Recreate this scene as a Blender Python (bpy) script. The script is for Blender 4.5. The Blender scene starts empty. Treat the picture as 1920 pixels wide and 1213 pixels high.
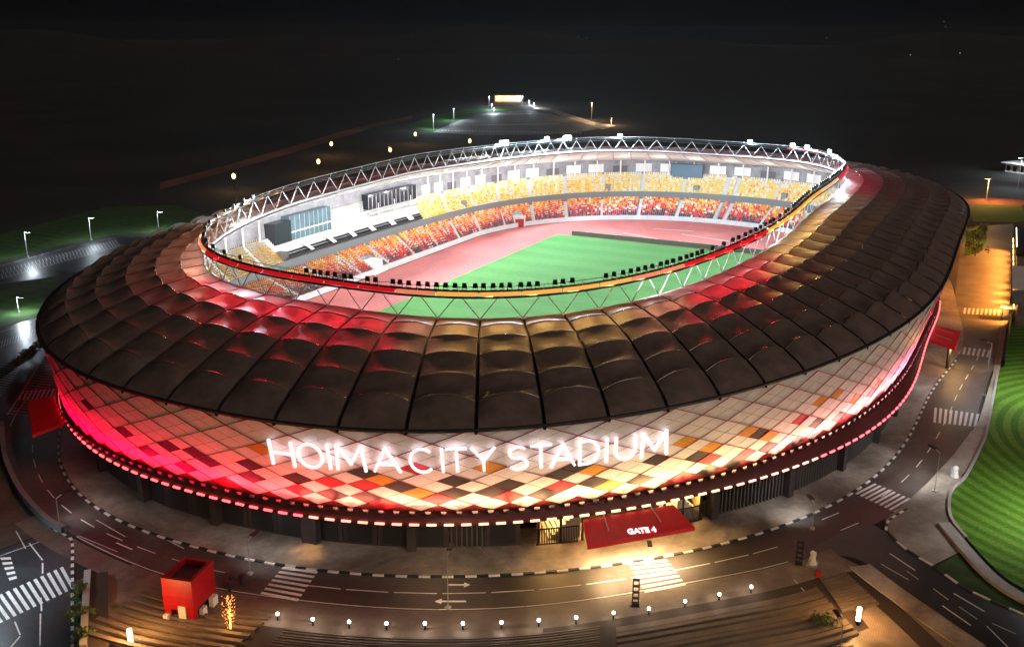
import bpy, math, random
import numpy as np
from mathutils import Vector, Matrix
random.seed(7); np.random.seed(7)
S = bpy.context.scene
C = S.collection
PI = math.pi

# ------------------------------------------------------------------ camera
cam_d = bpy.data.cameras.new('camera'); cam = bpy.data.objects.new('camera', cam_d); C.objects.link(cam)
PITCH, ROLL, ROT = math.radians(16.54), math.radians(-0.38), math.radians(63.789)
fwd_h = Vector((math.sin(ROT), math.cos(ROT), 0)); right = Vector((math.cos(ROT), -math.sin(ROT), 0))
fwd = fwd_h*math.cos(PITCH) - Vector((0, 0, 1))*math.sin(PITCH)
up = fwd_h*math.sin(PITCH) + Vector((0, 0, 1))*math.cos(PITCH)
rx = right*math.cos(ROLL) - up*math.sin(ROLL); ry = right*math.sin(ROLL) + up*math.cos(ROLL)
M = Matrix((rx, ry, -fwd)).transposed().to_4x4(); M.translation = Vector((-197.67, -75.77, 56.145))
cam.matrix_world = M
cam_d.sensor_width = 36; cam_d.lens = 36*1836.17/1920; cam_d.clip_start = 1; cam_d.clip_end = 9000
S.camera = cam

# ------------------------------------------------------------------ night sky, added fill sun, exposure
W = bpy.data.worlds.new('World'); S.world = W; W.use_nodes = True
nt = W.node_tree; bg = nt.nodes['Background']
sky = nt.nodes.new('ShaderNodeTexSky'); sky.sky_type = 'NISHITA'; sky.sun_disc = False
FILL_EL, FILL_AZ = 24, 256
sky.sun_elevation = math.radians(-6); sky.sun_rotation = math.radians(90-FILL_AZ)
sky.air_density = 0.6; sky.dust_density = 4
hsv = nt.nodes.new('ShaderNodeHueSaturation'); hsv.inputs['Saturation'].default_value = 0.15
nt.links.new(sky.outputs[0], hsv.inputs['Color'])
add = nt.nodes.new('ShaderNodeMixRGB'); add.blend_type = 'ADD'; add.inputs[0].default_value = 1
add.inputs[2].default_value = (0.018, 0.018, 0.021, 1)
nt.links.new(hsv.outputs[0], add.inputs[1]); nt.links.new(add.outputs[0], bg.inputs['Color'])
bg.inputs['Strength'].default_value = 0.1
sd = bpy.data.lights.new('fill_sun', 'SUN'); sd.energy = 0.76; sd.angle = math.radians(25); sd.color = (1, .84, .73)  # soft sun added as ambient fill, standing in for moonlight
so = bpy.data.objects.new('fill_sun', sd); C.objects.link(so)
a = math.radians(FILL_AZ); e = math.radians(FILL_EL)
so.rotation_euler = Vector((math.cos(a)*math.cos(e), math.sin(a)*math.cos(e), math.sin(e))).to_track_quat('Z', 'Y').to_euler()
S.view_settings.view_transform = 'Standard'; S.view_settings.look = 'None'
S.view_settings.exposure = 0; S.view_settings.gamma = 1; S.view_settings.use_curve_mapping = False
S.render.engine = 'CYCLES'
S.cycles.max_bounces = 5; S.cycles.diffuse_bounces = 3; S.cycles.glossy_bounces = 2
S.cycles.transmission_bounces = 2; S.cycles.sample_clamp_indirect = 4

# ------------------------------------------------------------------ helpers
def tag(o, label=None, cat=None, group=None, kind=None):
    if label: o['label'] = label
    if cat: o['category'] = cat
    if group: o['group'] = group
    if kind: o['kind'] = kind
    return o
def empty(name, loc=(0, 0, 0), rz=0, parent=None):
    o = bpy.data.objects.new(name, None); C.objects.link(o); o.location = loc; o.rotation_euler = (0, 0, rz)
    if parent: o.parent = parent
    return o
class MB:
    def __init__(s): s.v = []; s.f = []; s.m = []
    def face(s, pts, mi=0):
        n = len(s.v); s.v.extend(tuple(p) for p in pts); s.f.append(tuple(range(n, n+len(pts)))); s.m.append(mi)
    def box(s, c, size, rz=0, mi=0, taper=1.0):
        hx, hy, hz = size[0]/2, size[1]/2, size[2]/2; co, si = math.cos(rz), math.sin(rz); n = len(s.v)
        for dz, k in ((-hz, 1), (hz, taper)):
            for dx, dy in ((-hx, -hy), (hx, -hy), (hx, hy), (-hx, hy)):
                dx *= k; dy *= k
                s.v.append((c[0]+dx*co-dy*si, c[1]+dx*si+dy*co, c[2]+dz))
        for q in ((3, 2, 1, 0), (4, 5, 6, 7), (0, 1, 5, 4), (1, 2, 6, 5), (2, 3, 7, 6), (3, 0, 4, 7)):
            s.f.append(tuple(n+i for i in q)); s.m.append(mi)
    def tube(s, p0, p1, r0, r1=None, n=6, mi=0, caps=True):
        r1 = r0 if r1 is None else r1
        p0 = Vector(p0); p1 = Vector(p1); d = (p1-p0).normalized()
        u = d.orthogonal().normalized(); w = d.cross(u); b = len(s.v)
        for p, r in ((p0, r0), (p1, r1)):
            for i in range(n):
                t = 2*PI*i/n; q = p+u*math.cos(t)*r+w*math.sin(t)*r; s.v.append(tuple(q))
        for i in range(n):
            j = (i+1) % n; s.f.append((b+i, b+j, b+n+j, b+n+i)); s.m.append(mi)
        if caps:
            s.f.append(tuple(b+i for i in reversed(range(n)))); s.m.append(mi)
            s.f.append(tuple(b+n+i for i in range(n))); s.m.append(mi)
    def grid(s, rows, mi=0, closed=False):
        n = len(s.v); R = len(rows); K = len(rows[0])
        for r in rows: s.v.extend(tuple(p) for p in r)
        for i in range(R-1):
            for j in range(K if closed else K-1):
                k = (j+1) % K; s.f.append((n+i*K+j, n+i*K+k, n+(i+1)*K+k, n+(i+1)*K+j)); s.m.append(mi)
    def ball(s, c, r, seg=8, rings=5, mi=0, sz=1):
        rows = []
        for i in range(rings+1):
            t = PI*i/rings; rows.append([(c[0]+r*math.sin(t)*math.cos(2*PI*j/seg), c[1]+r*math.sin(t)*math.sin(2*PI*j/seg), c[2]+r*sz*math.cos(t)) for j in range(seg)])
        s.grid(rows, mi, True)
    def mesh(s, name, mats, smooth=False):
        me = bpy.data.meshes.new(name); me.from_pydata(s.v, [], s.f)
        for m in (mats if isinstance(mats, (list, tuple)) else [mats]): me.materials.append(m)
        me.polygons.foreach_set('material_index', s.m)
        if smooth: me.polygons.foreach_set('use_smooth', [True]*len(s.f))
        me.update(); return me
    def build(s, name, mats, parent=None, smooth=False):
        o = bpy.data.objects.new(name, s.mesh(name, mats, smooth)); C.objects.link(o)
        if parent: o.parent = parent
        return o
def copy_tree(o, parent=None):
    c = o.copy(); C.objects.link(c)
    if parent: c.parent = parent
    for ch in o.children: copy_tree(ch, c)
    return c
def link(name, me, parent=None, loc=(0, 0, 0), rz=0):
    o = bpy.data.objects.new(name, me); C.objects.link(o); o.location = loc; o.rotation_euler = (0, 0, rz)
    if parent: o.parent = parent
    return o

# ------------------------------------------------------------------ materials
def mat(name, col, rough=.6, metal=0, var=.0, scale=1.0, bump=0, bscale=None, col2=None, coat=0, coatr=.2, detail=6, spec=.5):
    m = bpy.data.materials.new(name); m.use_nodes = True; t = m.node_tree; b = t.nodes['Principled BSDF']
    b.inputs['Base Color'].default_value = (*col, 1); b.inputs['Roughness'].default_value = rough; b.inputs['Metallic'].default_value = metal
    b.inputs['Coat Weight'].default_value = coat; b.inputs['Coat Roughness'].default_value = coatr
    b.inputs['Specular IOR Level'].default_value = spec
    tc = t.nodes.new('ShaderNodeTexCoord')
    if var or col2:
        n = t.nodes.new('ShaderNodeTexNoise'); n.inputs['Scale'].default_value = scale; n.inputs['Detail'].default_value = detail; n.inputs['Roughness'].default_value = .65
        t.links.new(tc.outputs['Object'], n.inputs['Vector'])
        r = t.nodes.new('ShaderNodeValToRGB'); r.color_ramp.elements[0].position = .3; r.color_ramp.elements[1].position = .7
        c2 = col2 or tuple(min(1, c*(1+var)) for c in col); c1 = col if col2 else tuple(c*(1-var) for c in col)
        r.color_ramp.elements[0].color = (*c1, 1); r.color_ramp.elements[1].color = (*c2, 1)
        t.links.new(n.outputs['Fac'], r.inputs['Fac']); t.links.new(r.outputs[0], b.inputs['Base Color'])
    if bump:
        n2 = t.nodes.new('ShaderNodeTexNoise'); n2.inputs['Scale'].default_value = bscale or scale*4; n2.inputs['Detail'].default_value = 4
        t.links.new(tc.outputs['Object'], n2.inputs['Vector'])
        bp = t.nodes.new('ShaderNodeBump'); bp.inputs['Strength'].default_value = bump; bp.inputs['Distance'].default_value = .1
        t.links.new(n2.outputs['Fac'], bp.inputs['Height']); t.links.new(bp.outputs[0], b.inputs['Normal'])
    return m
def emis(name, col, st):
    m = bpy.data.materials.new(name); m.use_nodes = True; b = m.node_tree.nodes['Principled BSDF']
    b.inputs['Base Color'].default_value = (*col, 1)
    b.inputs['Emission Color'].default_value = (*col, 1); b.inputs['Emission Strength'].default_value = st
    return m
def ground_mat(name, base, dark, light, s1=.03, s2=.5, rough=(.35, .8), tile=0, bump=.15):
    """large worn patches + fine grain + optional paving joints; patchy gloss like damp paving"""
    m = bpy.data.materials.new(name); m.use_nodes = True; t = m.node_tree; b = t.nodes['Principled BSDF']
    g = t.nodes.new('ShaderNodeNewGeometry')
    n1 = t.nodes.new('ShaderNodeTexNoise'); n1.inputs['Scale'].default_value = s1; n1.inputs['Detail'].default_value = 8; n1.inputs['Roughness'].default_value = .62; n1.inputs['Distortion'].default_value = .6
    n2 = t.nodes.new('ShaderNodeTexNoise'); n2.inputs['Scale'].default_value = s2; n2.inputs['Detail'].default_value = 8; n2.inputs['Roughness'].default_value = .7
    for n in (n1, n2): t.links.new(g.outputs['Position'], n.inputs['Vector'])
    r = t.nodes.new('ShaderNodeValToRGB'); el = r.color_ramp.elements
    el[0].position = .41; el[0].color = (*dark, 1); el[1].position = .60; el[1].color = (*light, 1)
    mid = el.new(.5); mid.color = (*base, 1)
    t.links.new(n1.outputs['Fac'], r.inputs['Fac'])
    mx = t.nodes.new('ShaderNodeMixRGB'); mx.blend_type = 'OVERLAY'; mx.inputs[0].default_value = .55
    t.links.new(r.outputs[0], mx.inputs[1]); t.links.new(n2.outputs['Fac'], mx.inputs[2])
    out = mx.outputs[0]
    if tile:
        br = t.nodes.new('ShaderNodeTexBrick'); br.inputs['Scale'].default_value = 1/tile
        br.inputs['Color1'].default_value = (1, 1, 1, 1); br.inputs['Color2'].default_value = (.82, .82, .82, 1); br.inputs['Mortar'].default_value = (.45, .45, .45, 1)
        br.inputs['Mortar Size'].default_value = .03
        t.links.new(g.outputs['Position'], br.inputs['Vector'])
        m2 = t.nodes.new('ShaderNodeMixRGB'); m2.blend_type = 'MULTIPLY'; m2.inputs[0].default_value = .45
        t.links.new(out, m2.inputs[1]); t.links.new(br.outputs['Color'], m2.inputs[2]); out = m2.outputs[0]
    t.links.new(out, b.inputs['Base Color'])
    mr = t.nodes.new('ShaderNodeMapRange'); mr.inputs['From Min'].default_value = .35; mr.inputs['From Max'].default_value = .65
    mr.inputs['To Min'].default_value = rough[0]; mr.inputs['To Max'].default_value = rough[1]
    t.links.new(n1.outputs['Fac'], mr.inputs['Value']); t.links.new(mr.outputs[0], b.inputs['Roughness'])
    bp = t.nodes.new('ShaderNodeBump'); bp.inputs['Strength'].default_value = bump; bp.inputs['Distance'].default_value = .05
    t.links.new(n2.outputs['Fac'], bp.inputs['Height']); t.links.new(bp.outputs[0], b.inputs['Normal'])
    return m
m_white = mat('white_panel', (.80, .76, .72), .45, var=.07, scale=.6)
m_panel_red = mat('red_panel', (.5, .012, .03), .4, var=.15, scale=.8)
m_panel_black = mat('black_panel', (.025, .02, .02), .4)
m_panel_orange = mat('orange_panel', (.68, .30, .03), .4, var=.1, scale=.8)
m_trim = mat('dark_red_trim', (.50, .012, .02), .5)
m_backing = mat('facade_backing', (.30, .03, .03), .7)
m_membrane = mat('roof_membrane', (.17, .115, .095), .58, var=.28, scale=.5, bump=.15, bscale=2.2, coat=.12, coatr=.28)
m_gutter = mat('roof_gutter', (.035, .026, .023), .5)
m_edge = mat('roof_edge', (.018, .016, .017), .55)
m_lining = mat('roof_lining', (.85, .85, .86), .7, var=.04, scale=.3)
m_steel = mat('white_steel', (.5, .49, .49), .35)
m_dsteel = mat('dark_steel', (.03, .03, .032), .4, metal=.3)
m_black = mat('black_metal', (.012, .012, .013), .5)
m_conc = mat('concrete', (.36, .35, .34), .8, var=.2, scale=.4, bump=.2)
m_lconc = mat('light_concrete', (.62, .61, .6), .75, var=.1, scale=.5)
m_dconc = mat('dark_concrete', (.10, .09, .085), .8, var=.3, scale=.5)
m_wall = mat('brown_wall', (.045, .034, .034), .6, var=.3, scale=.5)
m_lamella = mat('grey_lamella', (.10, .095, .095), .5)
m_canopy = mat('red_canopy_sheet', (.70, .008, .02), .4, var=.1, scale=1.2)
m_redpaint = mat('red_paint', (.30, .002, .008), .38, var=.12, scale=1.5)
m_glass = mat('blue_glass', (.10, .16, .21), .08, spec=.8, var=.3, scale=.3)
m_dglass = mat('dark_glass', (.02, .025, .035), .2, spec=.35)
m_wpaint = mat('road_paint', (.72, .72, .70), .55, var=.2, scale=2.5)
m_bpaint = mat('black_kerb_paint', (.02, .02, .022), .5)
m_asphalt = ground_mat('asphalt', (.066, .058, .052), (.034, .03, .028), (.11, .098, .088), .05, 1.4, (.40, .75))
m_asphalt2 = ground_mat('dark_asphalt', (.04, .045, .05), (.025, .028, .032), (.06, .066, .07), .04, 1.4, (.3, .6))
m_pave = ground_mat('paving', (.34, .30, .26), (.17, .145, .12), (.52, .47, .41), .06, .9, (.35, .85), tile=.7)
m_plaza = ground_mat('plaza_stone', (.17, .14, .115), (.10, .08, .065), (.25, .21, .17), .05, .8, (.4, .85), tile=.9)
m_pale = ground_mat('pale_paving', (.36, .33, .28), (.2, .18, .15), (.46, .43, .38), .05, .9, (.45, .85), tile=.6)
m_earth = ground_mat('earth', (.012, .011, .009), (.006, .006, .005), (.02, .017, .013), .012, .3, (.9, 1.))
m_dirt = ground_mat('dirt_road', (.14, .05, .025), (.08, .03, .015), (.2, .08, .04), .02, .3, (.9, 1.))
m_earth2 = ground_mat('brown_soil', (.085, .068, .048), (.05, .04, .028), (.13, .105, .075), .05, .6, (.8, 1.))
m_step = mat('step_stone', (.13, .105, .085), .7, var=.25, scale=.5, bump=.2)
m_stepedge = mat('step_riser', (.035, .028, .024), .8)
m_track = ground_mat('running_track', (.40, .085, .075), (.31, .06, .055), (.47, .115, .10), .05, 2., (.6, .85), bump=.05)
def lawn_mat(name, c1, c2, rings=None, band=6.0, amt=.5, grain=3.0):
    m = bpy.data.materials.new(name); m.use_nodes = True; t = m.node_tree; b = t.nodes['Principled BSDF']; b.inputs['Roughness'].default_value = .9
    b.inputs['Specular IOR Level'].default_value = .2
    g = t.nodes.new('ShaderNodeNewGeometry'); wv = t.nodes.new('ShaderNodeTexWave'); mp = t.nodes.new('ShaderNodeMapping')
    t.links.new(g.outputs['Position'], mp.inputs['Vector']); t.links.new(mp.outputs[0], wv.inputs['Vector'])
    if rings: wv.wave_type = 'RINGS'; wv.rings_direction = 'Z'; mp.inputs['Location'].default_value = (-rings[0], -rings[1], 0)
    else: wv.wave_type = 'BANDS'
    wv.inputs['Scale'].default_value = 1/band; wv.inputs['Distortion'].default_value = 1.3 if rings else 0; wv.inputs['Detail'].default_value = 2; wv.inputs['Detail Scale'].default_value = .3
    r = t.nodes.new('ShaderNodeValToRGB'); r.color_ramp.elements[0].position = .3; r.color_ramp.elements[1].position = .7
    r.color_ramp.elements[0].color = (*c1, 1); r.color_ramp.elements[1].color = (*c2, 1)
    n = t.nodes.new('ShaderNodeTexNoise'); n.inputs['Scale'].default_value = grain; n.inputs['Detail'].default_value = 8
    n3 = t.nodes.new('ShaderNodeTexNoise'); n3.inputs['Scale'].default_value = .07; n3.inputs['Detail'].default_value = 4
    for q in (n, n3): t.links.new(g.outputs['Position'], q.inputs['Vector'])
    mx = t.nodes.new('ShaderNodeMixRGB'); mx.blend_type = 'OVERLAY'; mx.inputs[0].default_value = amt
    mx3 = t.nodes.new('ShaderNodeMixRGB'); mx3.blend_type = 'OVERLAY'; mx3.inputs[0].default_value = amt*.8
    t.links.new(wv.outputs['Fac'], r.inputs['Fac']); t.links.new(r.outputs[0], mx.inputs[1]); t.links.new(n.outputs['Fac'], mx.inputs[2])
    t.links.new(mx.outputs[0], mx3.inputs[1]); t.links.new(n3.outputs['Fac'], mx3.inputs[2]); t.links.new(mx3.outputs[0], b.inputs['Base Color'])
    bp = t.nodes.new('ShaderNodeBump'); bp.inputs['Strength'].default_value = .6; bp.inputs['Distance'].default_value = .05
    t.links.new(n.outputs['Fac'], bp.inputs['Height']); t.links.new(bp.outputs[0], b.inputs['Normal'])
    return m
m_pitch = lawn_mat('pitch_grass', (.068, .205, .05), (.078, .225, .057), None, 33, .2, 1.2)
m_lawn = lawn_mat('striped_lawn', (.045, .135, .009), (.10, .205, .018), [(-41.31, -109.65)][0], 6.5, .6)
m_grass = lawn_mat('dim_grass', (.035, .075, .018), (.045, .09, .022), None, 12, .7, .4)
m_farlawn = lawn_mat('far_grass', (.025, .10, .02), (.03, .12, .022), None, 30, .7, .1)
COL = {'red': (1, .02, .04), 'crimson': (1, .0, .10), 'pink': (1, .25, .2), 'salmon': (1, .38, .22), 'gold': (1, .55, .16), 'warm': (1, .66, .34), 'cream': (1, .74, .5), 'white': (1, .97, .93), 'cool': (.78, .9, 1), 'orange': (1, .45, .12)}

# ------------------------------------------------------------------ lamps' light
def light(name, kind, loc, power, col, parent=None, size=.3, aim=None, spot=None, blend=.5, sx=None, sy=None):
    l = bpy.data.lights.new(name, kind); l.energy = power; l.color = col
    if kind in ('POINT', 'SPOT'): l.shadow_soft_size = size
    if kind == 'SPOT': l.spot_size = math.radians(spot or 120); l.spot_blend = blend
    if kind == 'AREA': l.shape = 'RECTANGLE'; l.size = sx or size; l.size_y = sy or size
    o = bpy.data.objects.new(name, l); C.objects.link(o); o.location = loc
    if aim is not None: o.rotation_euler = (Vector(loc)-Vector(aim)).to_track_quat('Z', 'Y').to_euler()
    if parent: o.parent = parent
    return o

# ------------------------------------------------------------------ plan curves of the stadium (polar radius about its centre, metres)
CUR = {'ring': (96.782, 46.659, 3.129, [-0.01303, 0.03695, -0.0155, -0.01036, 0.00343, 0.00898, -0.00346, 0.00465, 0.00019, -0.00264, 0.00261, 0.00414, -0.00308, -0.00313, 0.00489, 0.00214]), 'roof': (123.958, 72.22, 2.422, [0.01037, -0.01134, 0.01454, -0.01166, 0.00033, -0.00281, -0.00644, -0.00436, -0.00014, 0.00221, 0.00045, 0.00281, -0.00103, -0.00191, 0.0031, 0.00048]), 'led': (121.843, 70.796, 2.46, [-0.02216, 0.0299, -0.00995, -0.00132, 0.01101, -0.00234, -0.00732, 0.00213, 0.00277, -0.00177, 0.00112, 0.00131, -0.00448, -0.00037, 0.00778, -0.00053]), 'fac': (120.543, 69.496, 2.46, [-0.01608, 0.02063, -0.00312, -0.002, 0.00454, -0.00056, -0.00303, 0.00091, 0.00116, -0.00109, 0.00044, 0.00077, -0.0024, 0.00014, 0.00512, -0.00071]), 'kerb': (123.787, 73.843, 2.37, [-0.00504, 0.00551, -0.00291, -0.00167, 0.00146, -0.00178, -0.00172, 0.00356, 0.00239, -0.0025, -0.00128, -0.00066, -0.00252, 0.00365, 0.00791, -0.00433]), 'base': (116.59, 69.391, 2.46, [-0.01109, -0.01104, -0.0024, -0.00035, 0.00186, 0.0033, -0.00018, -0.00423, -0.00149, 0.00409, 0.00279, -0.00323, -0.00347, 0.00197, 0.00348, -0.00066])}
_ph = np.linspace(0, 2*PI, 3601)
def _rad(ph, a, b, n, co):
    r0 = 1/((abs(np.cos(ph))/a)**n+(abs(np.sin(ph))/b)**n)**(1/n)
    e = sum(co[2*k-2]*np.cos(k*ph)+co[2*k-1]*np.sin(k*ph) for k in range(1, 9))
    return r0*np.exp(e)
RAD = {k: _rad(_ph, *v) for k, v in CUR.items()}
def stadium_shape(R, L):
    c = np.cos(_ph); s = np.sin(_ph); r1 = R/np.maximum(abs(s), 1e-9)
    # end circle centred at +-L
    r2 = L*abs(c)+np.sqrt(np.maximum(R*R-(L*s)**2, 0))
    return np.where(abs(r1*c) < L, r1, r2)
RAD['wall'] = stadium_shape(55, 42)
RAD['base'] = np.minimum(RAD['base'], RAD['led']-3.0)
def rr(c, ph): return float(np.interp(ph % (2*PI), _ph, RAD[c]))
ARC = {}
for k, R_ in RAD.items():
    x = R_*np.cos(_ph); y = R_*np.sin(_ph)
    ARC[k] = np.concatenate([[0], np.cumsum(np.hypot(np.diff(x), np.diff(y)))])
def phis(c, s): return float(np.interp(s % 1.0, ARC[c]/ARC[c][-1], _ph))
def pol(c, ph, z=0, off=0):
    r = rr(c, ph)+off; return Vector((r*math.cos(ph), r*math.sin(ph), z))
def zroof(ph): return 18.28-.88*math.cos(2*ph)
def zring(ph): return 26.4-1.36*math.cos(2*ph)
def facp(ph, z, off=0):
    t = (z-7)/10.8; rf = rr('fac', ph); ro = rr('roof', ph)-.25
    r = rf+(ro-rf)*t+off; return Vector((r*math.cos(ph), r*math.sin(ph), z))
def outn(ph): return Vector((math.cos(ph), math.sin(ph), 0))
def tang(c, ph):
    t = pol(c, ph+.003)-pol(c, ph-.003); t.z = 0; return t.normalized()
def normal(c, ph):
    t = tang(c, ph); return Vector((t.y, -t.x, 0))

# ================================================================== GROUND
def poly(name, pts, z, m, kind='structure', parent=None):
    b = MB(); b.face([(x, y, z) for x, y in pts])
    o = b.build(name, m, parent)
    if not parent: o['kind'] = kind
    bm_fix(o); return o
def bm_fix(o):
    import bmesh
    bm = bmesh.new(); bm.from_mesh(o.data); bmesh.ops.triangulate(bm, faces=bm.faces[:])
    for f in bm.faces:
        if f.normal.z < 0: f.normal_flip()
    bm.to_mesh(o.data); bm.free()
def smooth(pts, n=6, closed=False):
    P = [Vector((p[0], p[1], 0)) for p in pts]; out = []; K = len(P)
    for i in range(K if closed else K-1):
        g = lambda j: P[j % K] if closed else P[max(0, min(K-1, j))]
        p0, p1, p2, p3 = g(i-1), g(i), g(i+1), g(i+2)
        for k in range(n):
            t = k/n; q = .5*((2*p1)+(p2-p0)*t+(2*p0-5*p1+4*p2-p3)*t*t+(3*p1-p0-3*p2+p3)*t**3); out.append((q.x, q.y))
    if not closed: out.append((P[-1].x, P[-1].y))
    return out
g = MB(); g.face([(-2500, -3000, 0), (5500, -3000, 0), (5500, 4500, 0), (-2500, 4500, 0)]); tag(g.build('ground', m_earth), kind='structure')

# outer edge of the ring road as polar radius, from surveyed points
RO = [(-110.43, 50.11), (-120.13, 36.78), (-124.94, 27.38), (-127.73, 19.69), (-129.21, 12.19), (-130.41, 3.42), (-130.9, -3.29), (-129.16, -12.64), (-128.04, -17.27), (-126.71, -21.63), (-124.9, -26.9), (-123.18, -30.71), (-121.16, -34.71), (-118.11, -39.24), (-114.64, -43.69), (-110.43, -48.0), (-105.69, -52.95), (-101.42, -57.08), (-97.94, -60.97), (-87.17, -66.25), (-74.74, -71.94), (-65.09, -74.45), (-54.34, -76.25), (-42.29, -77.92), (-16.91, -79.45), (4.05, -79.95), (25.27, -80.62), (62.38, -80.87), (112.93, -80.94)]
_rp = np.array([math.atan2(y, x) % (2*PI) for x, y in RO]); _rr = np.array([math.hypot(x, y) for x, y in RO])
_o = np.argsort(_rp); _rp = _rp[_o]; _rr = _rr[_o]
_off = _rr-np.interp(_rp, _ph, RAD['kerb'])
_dd = np.interp(_ph, np.concatenate([[0], _rp, [2*PI]]), np.concatenate([[11], _off, [11]]))
_ker = np.ones(61)/61; _dd = np.convolve(np.concatenate([_dd[-31:-1], _dd, _dd[1:31]]), _ker, 'valid')
RAD['outer'] = RAD['kerb']+_dd
def annulus(name, c0, c1, z, m, off0=0, off1=0, n=360, a0=0, a1=2*PI, kind='structure', parent=None):
    b = MB(); b.grid([[pol(c0, a0+(a1-a0)*i/n, z, off0), pol(c1, a0+(a1-a0)*i/n, z, off1)] for i in range(n+1)])
    o = b.build(name, m, parent)
    if kind and not parent: o['kind'] = kind
    bm_fix(o); return o
annulus('stadium_pavement', 'base', 'kerb', .13, m_pave, -4, -.25)
annulus('ring_road', 'kerb', 'outer', .012, m_asphalt, 0, 0)
# road side sheets
plaza = poly('plaza', [(-135.13, 6.19), (-130.41, 3.42), (-130.51, -2.9), (-128.69, -12.24), (-126.31, -21.35), (-120.74, -34.48), (-114.18, -43.5), (-105.17, -52.8), (-97.36, -60.86), (-92.79, -64.71), (-94.4, -67.92), (-99.97, -73.29), (-105.33, -79.52), (-111.16, -83.21), (-134.47, -41.82), (-146.9, -17.18), (-148.61, -7.44)], .008, m_plaza)
brA = smooth([(-85.39, -70.03), (-88.18, -71.93), (-90.95, -75.22), (-94.02, -78.27), (-95.66, -81.13), (-96.96, -84.14), (-100.18, -90.06)], 4)
brB = smooth([(-112.26, -87.35), (-105.1, -79.98), (-99.5, -75.3), (-95.5, -70.66), (-92.98, -67.45), (-93.4, -64.81)], 4)
poly('branch_road', [(-96.78, -60.74)]+[(-85.13, -65.97), (-83.96, -68.25)]+brA+brB, .016, m_asphalt2)
poly('corner_pavement', [(-85.39, -70.03), (-81.96, -69.24), (-77.36, -70.61), (-68.52, -73.05), (-56.71, -75.67), (-42.11, -78.29), (-16.74, -79.79), (4.24, -80.32), (25.38, -80.82), (26.32, -82.63), (1.22, -81.72), (-20.76, -80.84), (-49.58, -79.71), (-64.09, -77.47), (-69.3, -75.98), (-73.95, -75.74), (-79.22, -76.09), (-82.84, -77.55)]+[(-85.19, -78.33), (-87.11, -77.19), (-90.7, -75.21), (-88.18, -71.93)], .1, m_pale)
poly('verge_grass', [(-91.14, -75.35), (-86.18, -77.7), (-88.56, -79.44), (-91.96, -81.88), (-94.76, -84.64), (-95.75, -87.98), (-100.18, -90.06), (-96.74, -84.14), (-95.44, -81.12), (-93.79, -78.26)], .02, m_grass)
lawnpts = smooth([(19.96, -81.57), (0.89, -81.09), (-21.01, -80.36), (-43.81, -79.57), (-49.83, -79.22), (-64.09, -77.47), (-69.24, -76.11), (-73.88, -75.86), (-78.31, -76.4), (-82.5, -78.22), (-87.01, -80.47), (-90.39, -82.63), (-92.47, -85.41), (-96.41, -90.74)], 4)
poly('striped_lawn', lawnpts+[(-78.59, -108.67), (-27.25, -111.8), (32.26, -102.61)], .14, m_lawn)
# pale retaining kerb round the lawn
def ribbon(name, pts, w, z0, z1, m, parent=None, kind='structure', closed=False):
    P = [Vector((p[0], p[1], 0)) for p in pts]; rows = []
    for i, p in enumerate(P):
        t = (P[min(i+1, len(P)-1)]-P[max(i-1, 0)]).normalized(); n_ = Vector((-t.y, t.x, 0))
        l = p-n_*w/2; r = p+n_*w/2
        rows.append([(l.x, l.y, z0), (l.x, l.y, z1), (r.x, r.y, z1), (r.x, r.y, z0)])
    b = MB(); b.grid(rows); o = b.build(name, m, parent)
    if kind and not parent: o['kind'] = kind
    return o
ribbon('lawn_kerb', smooth([(-80.21, -75.62), (-83.12, -76.99), (-86.42, -78.54), (-90.96, -81.03), (-94.12, -84.15), (-97.68, -90.21)], 4), 1.4, 0, .45, m_conc)
ribbon('lawn_kerb', lawnpts[:-16], .35, 0, .32, m_conc)
ribbon('branch_footpath', smooth([(-94.64, -67.96), (-97.1, -70.35), (-99.76, -73.27), (-102.6, -76.51), (-105.56, -79.99)], 4), 2.6, 0, .15, m_pave)
ribbon('dark_trench', smooth([(-96.39, -66.96), (-99.88, -70.14), (-103.1, -73.07), (-107.13, -76.32)], 4), 2.2, .0, .018, m_stepedge)
# left: dark crossing road, verge, forecourt
poly('crossing_road', [(-137.6, 20.83), (-134.98, 19.03), (-131.54, 18.13), (-128.37, 18.91), (-128.79, 14.67), (-136.57, 5.55), (-144.97, -4.31), (-150.26, -10.52), (-156.17, 1.19), (-143.8, 19.8)], .016, m_asphalt2)
poly('brown_forecourt', [(-129.13, 47.27), (-118.17, 40.41), (-124.79, 30.32), (-127.77, 23.61), (-128.45, 19.08), (-131.37, 18.35), (-134.82, 19.24), (-143.74, 24.34)], .02, m_earth2)
poly('hedge_strip', [(-136.12, 5.83), (-135.19, 5.16), (-149.79, -11.46), (-150.28, -10.48)], .03, m_grass)
ribbon('curved_wall', smooth([(-110.72, 50.66), (-116.98, 41.97), (-120.69, 36.06), (-124.3, 29.37), (-126.53, 24.23), (-128.24, 19.52), (-129.0, 15.91)], 5), .6, 0, .9, mat('teal_grey_concrete', (.22, .26, .26), .7, var=.2, scale=.5))
ribbon('curved_footway', smooth([(-110.36, 49.97), (-116.62, 41.25), (-120.31, 35.31), (-123.63, 29.04), (-125.64, 24.02), (-127.35, 19.24), (-128.52, 13.85)], 5), .8, 0, .16, m_dconc)
annulus('outer_footway', 'outer', 'outer', .1, m_plaza, .3, 3.2, 200, math.radians(170), math.radians(215))
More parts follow.
